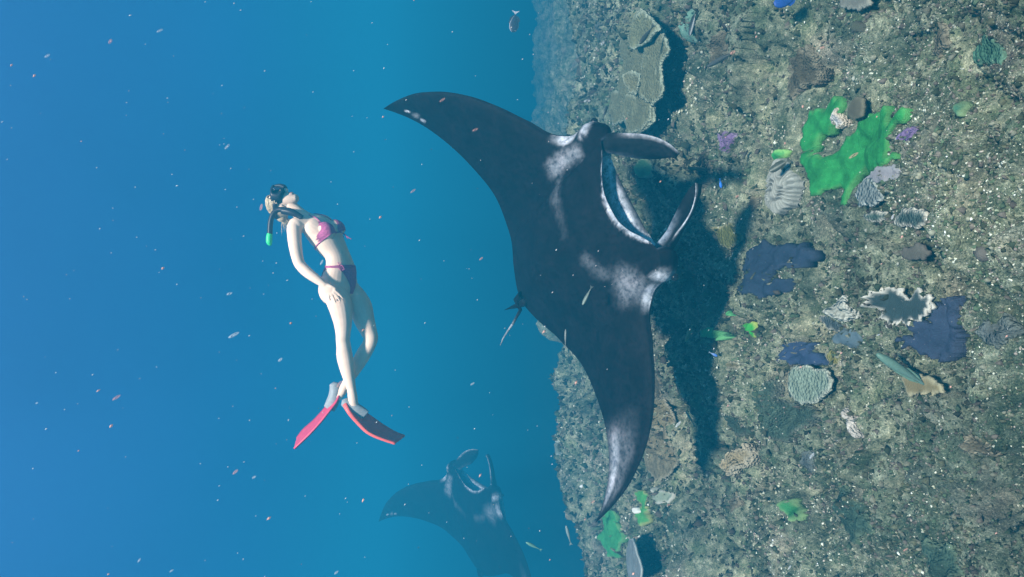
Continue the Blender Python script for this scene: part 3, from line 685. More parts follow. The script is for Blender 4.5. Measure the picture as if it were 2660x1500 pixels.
swim_fin('coral red swim fin with a grey foot pocket on the near foot', [(z5(640, 935), .030, .034), (z5(680, 965), .036, .042), (z5(735, 1000), .038, .048), (z5(785, 1035), .026, .050), (z5(815, 1062), .012, .05)],
    [(z5(655, 950), -.035), (z5(700, 1015), -.06), (z5(768, 1098), -.06), (z5(856, 1180), -.07), (z5(962, 1232), -.075), (z5(1092, 1276), -.075)], [(z5(760, 985), .035), (z5(800, 1035), .06), (z5(880, 1100), .075), (z5(972, 1170), .09), (z5(1062, 1225), .095), (z5(1143, 1258), .10)], m_red, .017, off0 + .075)
swim_fin('magenta swim fin with a grey foot pocket on the far foot', [(z5(522, 800), .024, .034), (z5(532, 850), .036, .042), (z5(528, 905), .042, .046), (z5(508, 965), .034, .048), (z5(480, 1020), .014, .045)],
    [(z5(535, 825), .035), (z5(515, 880), .06), (z5(440, 1005), .075), (z5(332, 1128), .085), (z5(225, 1225), .09), (z5(168, 1300), .09)], [(z5(575, 900), -.03), (z5(555, 955), -.05), (z5(500, 1030), -.07), (z5(430, 1120), -.08), (z5(335, 1225), -.085), (z5(208, 1345), -.085)], m_mag, .010, o2 + .01)

# ------------------------------------------------------------------ corals and encrusting growth on the reef
from mathutils.geometry import delaunay_2d_cdt
def zz(x0, y0, k, pts): return [(x0 + x / k, y0 + y / k) for x, y in pts]
def jag(P, step, amp, seed):             # resample a closed outline and roughen it
    P = np.array(P, float); Q = np.concatenate([P, P[:1]]); L = np.concatenate([[0], np.cumsum(np.linalg.norm(np.diff(Q, axis=0), axis=1))])
    nn = int(np.clip(L[-1] / step, 24, 300)); q = np.arange(nn) / nn * L[-1]
    R_ = np.stack([np.interp(q, L, Q[:, i]) for i in range(2)], -1)
    R_ = .2 * np.roll(R_, 1, 0) + .6 * R_ + .2 * np.roll(R_, -1, 0)
    T_ = np.roll(R_, -1, 0) - np.roll(R_, 1, 0); T_ /= np.linalg.norm(T_, axis=1)[:, None] + 1e-9
    nn_ = fbm(q / step * .22, np.full(nn, seed * 3.3), 4, seed, .65)
    return R_ + np.stack([T_[:, 1], -T_[:, 0]], -1) * (amp * nn_)[:, None]
def inside(pts, poly):
    x, y = pts[:, 0], pts[:, 1]; r = np.zeros(len(pts), bool); j = len(poly) - 1
    for i in range(len(poly)):
        xi, yi = poly[i]; xj, yj = poly[j]
        c = ((yi > y) != (yj > y)) & (x < (xj - xi) * (y - yi) / (yj - yi + 1e-12) + xi); r ^= c; j = i
    return r
def edge_dist(pts, poly):
    best = np.full(len(pts), 9.); A = poly; B = np.roll(poly, -1, 0)
    for a, b_ in zip(A, B):
        d = b_ - a; t = np.clip(((pts - a) @ d) / (d @ d + 1e-12), 0, 1); best = np.minimum(best, np.linalg.norm(pts - a - t[:, None] * d, axis=1))
    return best
m_coral = {}
def coral_mat(kind):
    if kind in m_coral: return m_coral[kind]
    m, n, b = mat_new('coral_' + kind); co = objco(n); a = N(n, 'ShaderNodeVertexColor'); a.layer_name = 'Col'
    t = noise_node(n, 18, 5, .65, co); v = N(n, 'ShaderNodeTexVoronoi'); v.inputs['Scale'].default_value = {'pebbled': 55, 'smooth': 140, 'rough': 80, 'leafy': 150}[kind]; n.links.new(co, v.inputs['Vector'])
    var = {'pebbled': (.75, 1.25), 'smooth': (.85, 1.12), 'rough': (.5, 1.45), 'leafy': (.62, 1.25)}[kind]
    c = mix(n, 1.0, a.outputs[0], ramp(n, t.outputs[0], [(.3, (var[0],) * 3), (.7, (var[1],) * 3)]), 'MULTIPLY')
    t2 = noise_node(n, 70, 4, .7, co); f = ramp(n, t2.outputs[0], [(.66, (0, 0, 0)), (.72, (1, 1, 1))])
    k = N(n, 'ShaderNodeMath', operation='MULTIPLY'); n.links.new(f, k.inputs[0]); k.inputs[1].default_value = {'pebbled': .15, 'smooth': .25, 'rough': .7, 'leafy': .35}[kind]
    c = mix(n, k.outputs[0], c, (.55, .52, .45))
    n.links.new(c, b.inputs['Base Color']); b.inputs['Roughness'].default_value = .95; b.inputs['Specular IOR Level'].default_value = .04
    inv = N(n, 'ShaderNodeMath', operation='MULTIPLY'); n.links.new(v.outputs['Distance'], inv.inputs[0]); inv.inputs[1].default_value = -1
    bump(n, b, inv.outputs[0], {'pebbled': 1.0, 'smooth': .25, 'rough': .7, 'leafy': .35}[kind], .02)
    m_coral[kind] = m; return m
SLABS = []
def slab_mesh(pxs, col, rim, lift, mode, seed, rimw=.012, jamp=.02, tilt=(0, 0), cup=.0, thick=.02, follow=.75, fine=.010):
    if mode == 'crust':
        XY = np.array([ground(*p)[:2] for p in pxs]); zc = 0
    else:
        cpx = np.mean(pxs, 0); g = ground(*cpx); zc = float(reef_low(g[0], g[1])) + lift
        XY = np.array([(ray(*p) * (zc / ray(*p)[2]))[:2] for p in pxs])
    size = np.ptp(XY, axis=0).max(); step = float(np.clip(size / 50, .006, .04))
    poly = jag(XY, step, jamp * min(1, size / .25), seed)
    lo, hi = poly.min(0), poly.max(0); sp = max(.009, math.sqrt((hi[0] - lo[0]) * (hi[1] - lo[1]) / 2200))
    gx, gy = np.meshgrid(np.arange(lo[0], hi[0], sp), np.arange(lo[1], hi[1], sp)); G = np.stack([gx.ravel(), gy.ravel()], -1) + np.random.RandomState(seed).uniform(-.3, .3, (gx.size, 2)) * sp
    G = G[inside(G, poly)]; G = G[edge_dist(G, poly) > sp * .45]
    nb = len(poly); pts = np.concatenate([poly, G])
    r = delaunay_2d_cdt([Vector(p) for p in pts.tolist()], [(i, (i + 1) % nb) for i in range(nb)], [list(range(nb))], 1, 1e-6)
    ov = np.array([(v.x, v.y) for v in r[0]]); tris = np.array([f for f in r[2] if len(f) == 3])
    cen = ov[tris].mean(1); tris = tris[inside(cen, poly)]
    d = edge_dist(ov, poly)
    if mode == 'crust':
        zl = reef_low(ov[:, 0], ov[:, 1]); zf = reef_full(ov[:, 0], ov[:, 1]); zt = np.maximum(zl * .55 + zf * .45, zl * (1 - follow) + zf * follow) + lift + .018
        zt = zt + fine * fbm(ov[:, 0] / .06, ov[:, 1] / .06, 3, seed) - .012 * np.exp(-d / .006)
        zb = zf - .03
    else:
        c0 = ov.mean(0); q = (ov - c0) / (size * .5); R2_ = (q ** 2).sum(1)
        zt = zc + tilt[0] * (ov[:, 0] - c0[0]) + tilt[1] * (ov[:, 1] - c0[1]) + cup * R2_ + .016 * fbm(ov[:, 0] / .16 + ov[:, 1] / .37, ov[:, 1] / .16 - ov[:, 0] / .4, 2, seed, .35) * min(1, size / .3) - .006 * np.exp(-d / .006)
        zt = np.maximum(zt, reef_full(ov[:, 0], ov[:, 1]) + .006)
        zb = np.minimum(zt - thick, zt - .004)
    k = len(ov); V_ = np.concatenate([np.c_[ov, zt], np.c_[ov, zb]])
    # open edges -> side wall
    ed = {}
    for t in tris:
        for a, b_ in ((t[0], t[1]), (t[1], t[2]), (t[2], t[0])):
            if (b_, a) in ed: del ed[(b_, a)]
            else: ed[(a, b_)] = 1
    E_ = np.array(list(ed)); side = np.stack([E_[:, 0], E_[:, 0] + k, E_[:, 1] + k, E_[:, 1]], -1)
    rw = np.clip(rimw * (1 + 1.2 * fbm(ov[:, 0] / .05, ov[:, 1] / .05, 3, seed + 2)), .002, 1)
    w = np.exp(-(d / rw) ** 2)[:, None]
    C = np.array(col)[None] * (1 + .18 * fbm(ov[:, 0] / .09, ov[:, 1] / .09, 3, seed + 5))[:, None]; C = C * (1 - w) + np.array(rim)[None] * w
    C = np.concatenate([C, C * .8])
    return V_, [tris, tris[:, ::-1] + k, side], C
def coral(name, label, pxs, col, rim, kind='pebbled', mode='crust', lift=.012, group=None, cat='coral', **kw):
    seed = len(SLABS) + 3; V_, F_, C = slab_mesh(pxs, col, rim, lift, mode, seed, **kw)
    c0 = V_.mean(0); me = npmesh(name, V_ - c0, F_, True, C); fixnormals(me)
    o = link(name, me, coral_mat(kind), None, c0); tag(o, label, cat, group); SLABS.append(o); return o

G1 = lambda p: zz(1800, 230, 3.633, p); G2 = lambda p: zz(1700, 580, 3.632, p); G3 = lambda p: zz(2160, 560, 3.632, p); G4 = lambda p: zz(1300, 0, 3.633, p)
G5 = lambda p: zz(1960, 0, 3.633, p); G6 = lambda p: zz(1700, 900, 3.633, p); G8 = lambda p: zz(1380, 1100, 3.578, p); G7 = lambda p: zz(1250, 700, 2.075, p); G9 = lambda p: zz(2100, 960, 2.69, p)
PALE = (.46, .44, .36)
# bright green encrusting coral
coral('green_coral', 'large vivid green encrusting coral beside the ridged grey brain coral', G1([(1080,200),(1260,100),(1390,125),(1405,190),(1290,270),(1320,350),(1280,440),(1190,490),(1160,540),(1180,610),(1330,620),(1390,560),(1460,470),(1500,400),(1570,310),(1640,210),(1790,170),(1880,230),(2000,260),(1990,320),(1900,380),(1830,440),(1810,520),(1850,620),(1950,650),(1870,720),(1740,740),(1640,800),(1570,850),(1500,950),(1480,1040),(1510,1090),(1480,1120),(1400,1100),(1380,1060),(1410,970),(1300,975),(1190,1025),(1120,1000),(1150,930),(1150,840),(1100,780),(1030,680),(1060,600),(1090,540),(1050,470),(1030,380),(1070,300)]), (.03, .235, .06), (.09, .31, .09), 'leafy', lift=.026, rimw=.0045, follow=.35, fine=.003, jamp=.075)
coral('green_coral', 'small green coral lobe above the ridged grey brain coral', G1([(810,630),(880,580),(970,590),(930,670),(870,690),(810,690)]), (.04, .34, .10), (.25, .5, .15), 'smooth', lift=.03)
coral('bleached_coral', 'bright white bleached coral piece set in the vivid green coral', G1([(1280,250),(1390,190),(1410,260),(1430,320),(1370,350),(1300,330)]), (.62, .60, .56), (.6, .52, .4), 'rough', lift=.035, jamp=.09)
coral('plate_coral', 'brown plate coral against the white bleached piece', G1([(1420,180),(1520,80),(1620,100),(1600,260),(1500,290),(1420,270)]), (.11, .10, .065), (.16, .15, .1), 'smooth', 'plate', .09, tilt=(0, -.2))
coral('plate_coral', 'grey plate coral tucked against the lower edge of the green coral', G1([(1500,1010),(1560,880),(1630,840),(1770,890),(1790,1020),(1700,1110),(1560,1110)]), (.17, .20, .19), (.38, .42, .38), 'pebbled', 'plate', .08)
coral('plate_coral', 'mauve grey plate coral overlapping the tip of the green coral', G1([(1620,840),(1740,740),(1880,720),(1940,780),(1880,860),(1790,900),(1700,880)]), (.22, .21, .22), (.3, .3, .3), 'smooth', 'plate', .07)
coral('plate_coral', 'dark green plate with a pale scalloped rim, smaller of two touching', G1([(1600,1200),(1700,1150),(1850,1180),(1860,1240),(1760,1270),(1640,1250)]), (.06, .10, .08), PALE, 'rough', 'plate', .06)
coral('plate_coral', 'dark green plate with a pale scalloped rim, larger of two touching', G1([(1870,1260),(1950,1150),(2100,1130),(2200,1180),(2210,1280),(2100,1310),(1950,1310)]), (.05, .08, .07), PALE, 'rough', 'plate', .06)
coral('coralline_patch', 'purple coralline patch on pale rubble above the brain coral', G1([(260,440),(330,400),(410,430),(410,540),(350,610),(280,590)]), (.20, .13, .26), (.25, .2, .28), 'rough', lift=.006)
# shadowed ground under the manta, blue sponges
coral('plate_coral', 'olive plate coral lying in the shadow of the manta', G2([(590,60),(640,20),(820,0),(830,120),(790,190),(700,250),(600,200),(580,120)]), (.14, .15, .05), (.35, .34, .2), 'pebbled', 'plate', .07)
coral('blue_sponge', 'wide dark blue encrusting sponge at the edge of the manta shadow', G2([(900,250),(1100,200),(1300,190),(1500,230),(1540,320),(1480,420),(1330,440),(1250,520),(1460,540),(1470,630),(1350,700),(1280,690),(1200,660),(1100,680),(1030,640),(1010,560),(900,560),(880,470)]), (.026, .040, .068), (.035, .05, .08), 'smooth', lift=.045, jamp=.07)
coral('plate_coral', 'small brown plate under the corner of the blue sponge', G2([(910,580),(990,570),(1010,640),(960,680),(910,640)]), (.16, .15, .08), (.2, .2, .12), 'smooth', lift=.03)
coral('green_coral', 'smooth oval pale green coral on speckled rubble', G2([(640,980),(690,990),(700,1080),(665,1110),(610,1070),(610,1010)]), (.12, .42, .15), (.15, .42, .18), 'smooth', lift=.05, jamp=.006)
coral('green_coral', 'small jagged green coral with a yellow rim', G2([(930,950),(1010,920),(1060,940),(1070,1040),(1020,1080),(940,1070),(920,1010)]), (.05, .34, .06), (.38, .48, .12), 'smooth', lift=.03, rimw=.006)
coral('green_coral', 'tiny green coral button above the smooth oval coral', G2([(715,830),(770,830),(785,870),(745,885),(710,860)]), (.09, .36, .12), (.1, .36, .14), 'smooth', lift=.03)
coral('plate_coral', 'dark grey plate with a bright white scalloped rim', G2([(1560,880),(1640,850),(1816,840),(1830,990),(1720,1030),(1640,990),(1580,930)]), (.07, .09, .09), PALE, 'rough', 'plate', .05, rimw=.008)
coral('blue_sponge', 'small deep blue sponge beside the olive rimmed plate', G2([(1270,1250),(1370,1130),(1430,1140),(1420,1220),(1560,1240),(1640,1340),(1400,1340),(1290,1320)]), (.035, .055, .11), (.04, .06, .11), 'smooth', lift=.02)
coral('plate_coral', 'olive plate coral with a ragged pale rim', G2([(1590,1240),(1690,1170),(1780,1220),(1790,1300),(1730,1360),(1640,1330)]), (.20, .19, .06), PALE, 'rough', 'plate', .05, rimw=.012)
coral('plate_coral', 'brown cushion coral with a pale crest among rubble', G2([(860,1320),(930,1280),(1040,1330),(1000,1380),(900,1370)]), (.13, .12, .06), (.4, .38, .28), 'rough', lift=.04)
# middle right
coral('plate_coral', 'near black plate with a wavy white rim beside a broad blue sponge', G3([(440,760),(520,650),(600,720),(620,770),(760,740),(880,750),(900,820),(960,860),(880,940),(820,1000),(700,1040),(600,1020),(500,970),(450,880)]), (.035, .055, .055), (.56, .54, .46), 'smooth', 'plate', .05, rimw=.005, jamp=.06)
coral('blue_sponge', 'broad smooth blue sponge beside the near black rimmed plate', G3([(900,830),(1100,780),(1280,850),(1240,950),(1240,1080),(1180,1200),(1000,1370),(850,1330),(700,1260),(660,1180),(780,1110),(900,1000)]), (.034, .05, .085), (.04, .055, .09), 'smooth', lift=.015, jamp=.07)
coral('bleached_coral', 'pale lumpy coral head against the near black rimmed plate', G3([(300,800),(390,760),(430,850),(440,960),(360,1000),(290,920)]), (.36, .37, .31), (.45, .45, .38), 'pebbled', lift=.06)
coral('boulder', 'brown diamond shaped stone on the near reef', G3([(600,340),(790,260),(910,330),(850,410),(700,420)]), (.10, .095, .075), (.12, .11, .09), 'smooth', 'plate', .05, cat='stone')
coral('boulder', 'rounded brown boulder with a smooth face on the near reef', G3([(1260,330),(1330,280),(1480,300),(1490,400),(1360,440),(1270,410)]), (.13, .12, .10), (.12, .11, .09), 'smooth', 'plate', .10, cat='stone', cup=-.05, thick=.1, jamp=.006)
coral('plate_coral', 'slate blue plate between the rimmed plate and the ragged olive one', G3([(200,1110),(300,1060),(420,1080),(430,1180),(330,1250),(230,1200)]), (.09, .13, .15), (.12, .16, .17), 'smooth', lift=.025)
coral('plate_coral', 'brown plate beside the pale green parrotfish', G9([(640,60),(740,20),(900,90),(930,170),(780,190),(680,180)]), (.17, .14, .07), (.35, .32, .2), 'smooth', 'plate', .05)
# top: big foliose coral
big = [(1340,90),(1410,160),(1490,250),(1500,300),(1560,340),(1575,480),(1500,640),(1525,800),(1500,930),(1440,1000),(1430,1150),(1330,1250),(1180,1260),(1140,1170),(1040,1170),(970,1040),(1000,900),(1090,850),(1080,720),(1130,600),(1090,560),(1090,400),(1150,280),(1210,170),(1270,100)]
OL = (.18, .19, .115); OLR = (.36, .40, .29)
coral('foliose_coral', 'wide olive foliose coral sheet, lowest tier of the tall coral stack', G4(big), OL, OLR, 'pebbled', 'plate', .16, rimw=.014, tilt=(0, -.05), jamp=.05)
coral('foliose_coral', 'wavy olive coral tier with a long pale rim over the lowest sheet', G4([(1320,560),(1380,400),(1480,260),(1560,340),(1575,480),(1500,640),(1525,800),(1500,930),(1440,1000),(1310,920),(1300,800)]), OL, OLR, 'pebbled', 'plate', .23, rimw=.016, jamp=.05)
coral('foliose_coral', 'small cupped olive coral tier in the middle of the stack', G4([(1190,720),(1250,670),(1330,700),(1335,800),(1290,910),(1220,880)]), (.19, .19, .11), OLR, 'pebbled', 'plate', .205, rimw=.02, cup=.04)
coral('foliose_coral', 'olive coral tier jutting towards the manta head', G4([(1160,900),(1240,900),(1440,1000),(1430,1150),(1330,1250),(1190,1250),(1155,1080)]), OL, OLR, 'pebbled', 'plate', .21, rimw=.016)
coral('foliose_coral', 'upper olive coral tier at the end of the stack away from the manta', G4([(1340,95),(1410,165),(1485,260),(1380,400),(1230,480),(1190,360),(1250,160)]), (.20, .21, .12), OLR, 'pebbled', 'plate', .20, rimw=.018)
coral('encrusting_coral', 'smooth teal green mound on speckled rubble past the coral stack', G4([(1860,150),(1920,80),(2040,110),(2040,250),(1970,400),(1870,420),(1850,280)]), (.14, .26, .20), (.2, .3, .24), 'smooth', lift=.03)
coral('encrusting_coral', 'green crust near the tip of the upper mouth lobe', zz(1480, 300, 3.46, [(600,430),(680,390),(750,470),(740,530),(660,560),(600,510)]), (.08, .20, .10), (.25, .32, .2), 'smooth', lift=.02)
coral('plate_coral', 'grey brown plate at the foot of the teal mound', G5([(760,-60),(1090,-60),(1080,60),(960,100),(800,60)]), (.17, .17, .14), (.3, .3, .24), 'smooth', 'plate', .05)
coral('encrusting_coral', 'broad dull green algal crust on the nearest reef', G5([(2130,330),(2250,290),(2420,330),(2540,480),(2500,620),(2250,640),(2130,500)]), (.06, .14, .09), (.1, .18, .12), 'rough', lift=.015)
coral('encrusting_coral', 'small dull green crust among pale rubble', G5([(1890,960),(1960,940),(2020,1000),(1990,1090),(1900,1110),(1860,1040)]), (.05, .15, .09), (.2, .3, .15), 'smooth', lift=.015)
coral('boulder', 'dark round stone in bright rubble', G5([(850,230),(920,190),(980,230),(970,300),(900,310)]), (.08, .09, .06), (.08, .08, .06), 'smooth', 'plate', .09, cat='stone', cup=-.05, thick=.08, jamp=.006)
coral('coralline_patch', 'small purple coralline patch next to the vivid green coral', G5([(1400,1260),(1480,1180),(1540,1250),(1490,1340),(1400,1340)]), (.19, .13, .26), (.22, .16, .28), 'rough', lift=.006)
# lower right
coral('plate_coral', 'round pale sage plate coral with a ridged edge', G6([(1270,250),(1330,190),(1450,190),(1600,230),(1650,300),(1650,400),(1580,480),(1470,540),(1360,540),(1290,480),(1260,360)]), (.22, .28, .21), (.36, .38, .3), 'pebbled', 'plate', .07, rimw=.012)
coral('encrusting_coral', 'large dark green algal crust dotted with pale rubble', G6([(620,600),(720,420),(830,340),(1000,330),(1180,310),(1250,400),(1280,500),(1400,560),(1560,550),(1600,640),(1500,760),(1380,850),(1250,930),(1100,890),(950,880),(800,850),(700,760)]), (.055, .085, .06), (.12, .13, .1), 'rough', lift=.008, jamp=.05)
coral('bleached_coral', 'narrow white coral ridge beyond the large dark crust', G6([(1860,580),(1900,600),(1960,700),(2040,860),(1980,830),(1900,720)]), (.42, .39, .33), (.5, .46, .4), 'rough', lift=.05)
coral('finger_coral', 'yellowish lobed coral clump on dark rubble', G8([(1940,380),(2000,250),(2080,205),(2135,270),(2110,400),(2060,480),(2000,430)]), (.30, .25, .15), (.4, .36, .26), 'pebbled', lift=.09, jamp=.03)
coral('green_coral', 'dull green crust on the near reef past the lobed clump', G8([(2340,740),(2430,700),(2510,760),(2560,850),(2500,910),(2420,830)]), (.04, .20, .07), (.2, .32, .14), 'smooth', lift=.02)
coral('plate_coral', 'steel grey disc coral standing over dark rubble', G8([(820,1170),(870,1080),(930,1072),(990,1140),(1030,1240),(1070,1340),(1090,1470),(870,1470),(830,1330)]), (.17, .19, .19), (.48, .50, .46), 'smooth', 'plate', .13, rimw=.008, jamp=.008, tilt=(0, -.15))
coral('green_coral', 'long green crust behind the steel grey disc coral', G8([(690,880),(760,800),(800,810),(810,900),(850,930),(840,1020),(830,1100),(820,1180),(810,1260),(740,1230),(690,1150),(670,1050)]), (.05, .25, .09), (.12, .30, .12), 'smooth', lift=.04)
coral('green_coral', 'green leafy crust with a white chip by the manta wing tip', G8([(980,640),(1030,620),(1085,660),(1100,720),(1140,780),(1100,860),(1095,940),(1040,960),(975,940),(985,860),(1000,800),(1030,760),(1000,700)]), (.07, .27, .08), (.3, .36, .14), 'smooth', lift=.03)
coral('bleached_coral', 'small white chip lying on the green leafy crust', G8([(990,785),(1015,780),(1028,820),(1015,840),(995,830)]), (.75, .74, .66), (.75, .74, .66), 'smooth', lift=.06, jamp=.008)
coral('plate_coral', 'pale sage crust beside the green leafy crust', G8([(1150,600),(1200,590),(1300,600),(1360,660),(1340,740),(1250,740),(1210,690)]), (.22, .27, .20), (.5, .5, .42), 'smooth', lift=.03)
coral('plate_coral', 'tan plate coral half hidden by the drooping manta wing', G7([(880,700),(985,690),(1050,830),(1000,858),(880,850)]), (.22, .19, .11), (.34, .31, .22), 'pebbled', 'plate', .09)
coral('plate_coral', 'grainy tan coral shelf below the half hidden plate', G8([(1050,110),(1330,50),(1385,200),(1350,380),(1290,460),(1230,520),(1150,540),(1060,400),(1060,200)]), (.20, .175, .11), (.32, .29, .2), 'rough', 'plate', .10, jamp=.04)
coral('plate_coral', 'thin grey plate at the brink of the drop off', G8([(210,200),(240,155),(290,170),(305,240),(270,300),(225,290)]), (.16, .19, .15), (.4, .44, .38), 'smooth', 'plate', .12)
# brain coral with radiating ridges
def brain(px, py, r, h):
    g = ground(px, py); z0_ = float(reef_full(g[0], g[1])); nr, na = 70, 220; vs, cs = [], []
    for i in range(nr):
        q = (i + .2) / nr
        for j in range(na):
            t = 2 * math.pi * j / na; rr = r * q * (1 + .07 * math.sin(3 * t + 1) + .05 * math.sin(7 * t))
            x, y = rr * math.cos(t), rr * math.sin(t)
            vs.append((x, y)); cs.append((q, t))
    vs = np.array(vs); cs = np.array(cs); q, t = cs[:, 0], cs[:, 1]
    wrp = 2.2 * fbm(vs[:, 0] / .09, vs[:, 1] / .09, 2, 71)
    kk = 32; rid = np.abs(np.sin(t * kk / 2 + wrp * 1.6)); rid2 = np.abs(np.sin(vs[:, 0] / .014 + wrp * 3)); w = sstep(.45, .8, q); rd = rid2 * (1 - w) + rid * w
    z = h * np.sqrt(np.clip(1 - (q * .97) ** 2.6, 0, 1)) + .030 * rd * (1 - .3 * q) - .05 * sstep(.94, 1, q)
    c = (np.array([.16, .17, .15])[None] * (1 - rd[:, None]) + np.array([.36, .37, .32])[None] * rd[:, None])
    V_ = np.c_[vs, z]; f = gridfaces(nr, na, False, True); V_ = np.concatenate([V_, [[0, 0, h + .01]]]); c = np.concatenate([c, c[:1]])
    f2 = np.array([[(j + 1) % na, j, len(V_) - 1] for j in range(na)])
    me = npmesh('brain_coral', V_, [f, f2[:, ::-1]], True, c); fixnormals(me)
    o = link('brain_coral', me, coral_mat('smooth'), None, (g[0], g[1], z0_)); tag(o, 'grey brain coral with radiating ridges touching the vivid green coral', 'coral')
brain(2034, 486, .16, .05)

# dull crusts scattered over the open rubble
rp_ = random.Random(41)
KIN = [('brown_crust', 'dull brown crust patch with a thin pale rim on open rubble', (.095, .085, .055), (.22, .20, .14), 'rough'), ('algal_crust', 'dark bottle green algal patch on open rubble', (.04, .07, .05), (.10, .14, .09), 'rough'),
       ('slate_crust', 'slate grey smooth crust patch on open rubble', (.085, .10, .095), (.12, .14, .12), 'rough')]
used = [np.array(o_.location)[:2] for o_ in SLABS]; made = 0
while made < 46:
    yy_ = 1.9 * (8.5 / 1.9) ** rp_.random(); xx_ = rp_.uniform(-1, 1) * (.35 + .42 * yy_)
    if yy_ > np.interp(xx_, EX, EY) - .5 or min(np.linalg.norm(u_c - (xx_, yy_)) for u_c in used) < .26: continue
    used.append(np.array((xx_, yy_))); P_ = np.array([xx_, yy_, float(reef_low(xx_, yy_)) + .03]); dd = P_ @ FC
    r_ = rp_.uniform(.045, .15); pxs = []
    for i_ in range(11):
        t_ = i_ / 11 * 6.283; q_ = P_ + np.array([math.cos(t_) * r_ * rp_.uniform(.6, 1.25), math.sin(t_) * r_ * rp_.uniform(.6, 1.25), 0]); d_ = q_ @ FC
        pxs.append((CX + FPX * (q_ @ RC) / d_, CY - FPX * (q_ @ UC) / d_))
    k_ = KIN[made % 2] if made % 9 else KIN[2]
    coral(k_[0], k_[1], pxs, k_[2], k_[3], k_[4], lift=.008, group=k_[0].replace('_', ' ') + ' patches on the rubble', jamp=.04); made += 1

# loose rubble and turf, far too many to count
def rubble(name, cnt, s0, s1, pal, seed, lay, y0=1.3, y1=12.0, spiky=0):
    rs = np.random.RandomState(seed)
    y = y0 * (y1 / y0) ** rs.rand(cnt); x = rs.uniform(-1, 1, cnt) * (1.0 + .50 * y)
    cl = fbm(x / .5, y / .5, 3, seed); keep = cl > rs.uniform(-.7, .5, cnt); x, y = x[keep], y[keep]
    ok = y < np.interp(x, EX, EY) - .1; x, y = x[ok], y[ok]; k = len(x)
    z = reef_full(x, y)
    ico = np.array([(1, 0, 0), (-1, 0, 0), (0, 1, 0), (0, -1, 0), (0, 0, 1), (0, 0, -1.)])
    icf = np.array([(0, 2, 4), (2, 1, 4), (1, 3, 4), (3, 0, 4), (2, 0, 5), (1, 2, 5), (3, 1, 5), (0, 3, 5)])
    sc = s0 * (s1 / s0) ** (rs.rand(k) ** 1.6); sc = sc * np.clip(y / 3.0, .75, 2.2)
    V0 = ico[None] * (1 + rs.uniform(-.5, .6 + spiky, (k, 6, 1))) * sc[:, None, None] * rs.uniform(.45, 1.4, (k, 1, 3)) * np.array([1, 1, lay])
    a = rs.rand(k) * 6.283; ca, sa = np.cos(a)[:, None], np.sin(a)[:, None]
    X = V0[:, :, 0] * ca - V0[:, :, 1] * sa + x[:, None]; Y = V0[:, :, 0] * sa + V0[:, :, 1] * ca + y[:, None]; Z = V0[:, :, 2] + z[:, None] + sc[:, None] * .15
    zone = fbm(x / .45, y / .45, 3, 77)[:, None]; C = np.array(pal)[rs.randint(0, len(pal), k)] * rs.uniform(.6, 1.35, (k, 1)) * np.clip(1 + 1.1 * zone, .35, 1.6) * np.array([.93, 1.0, .96]); C = np.repeat(np.clip(C, 0, .85), 6, 0)  # the water's teal cast is put into the rubble colour as well
    F_ = (icf[None] + 6 * np.arange(k)[:, None, None]).reshape(-1, 3)
    me = npmesh(name, np.stack([X, Y, Z], -1).reshape(-1, 3), F_, True, C)
    o = link(name, me, m_rub); o['kind'] = 'stuff'; o['label'] = 'small broken coral bits and algal turf covering the reef'; o['category'] = 'rubble'; return o
m_rub = mat_vcol('coral_rubble', .9, .35, 120, .4, .004, .1)
rubble('coral_rubble', 125000, .0020, .0075, [(.52, .50, .41), (.38, .36, .28), (.26, .24, .17), (.17, .16, .11), (.12, .13, .08), (.34, .27, .24), (.56, .54, .46), (.20, .22, .15)], 11, .8, y0=1.6, y1=10, spiky=.5)
rubble('algal_turf', 95000, .0028, .010, [(.04, .05, .03), (.06, .065, .04), (.08, .08, .05), (.06, .085, .05), (.11, .09, .075), (.17, .16, .12)], 23, 1.2, y0=1.6, y1=10, spiky=1.4)

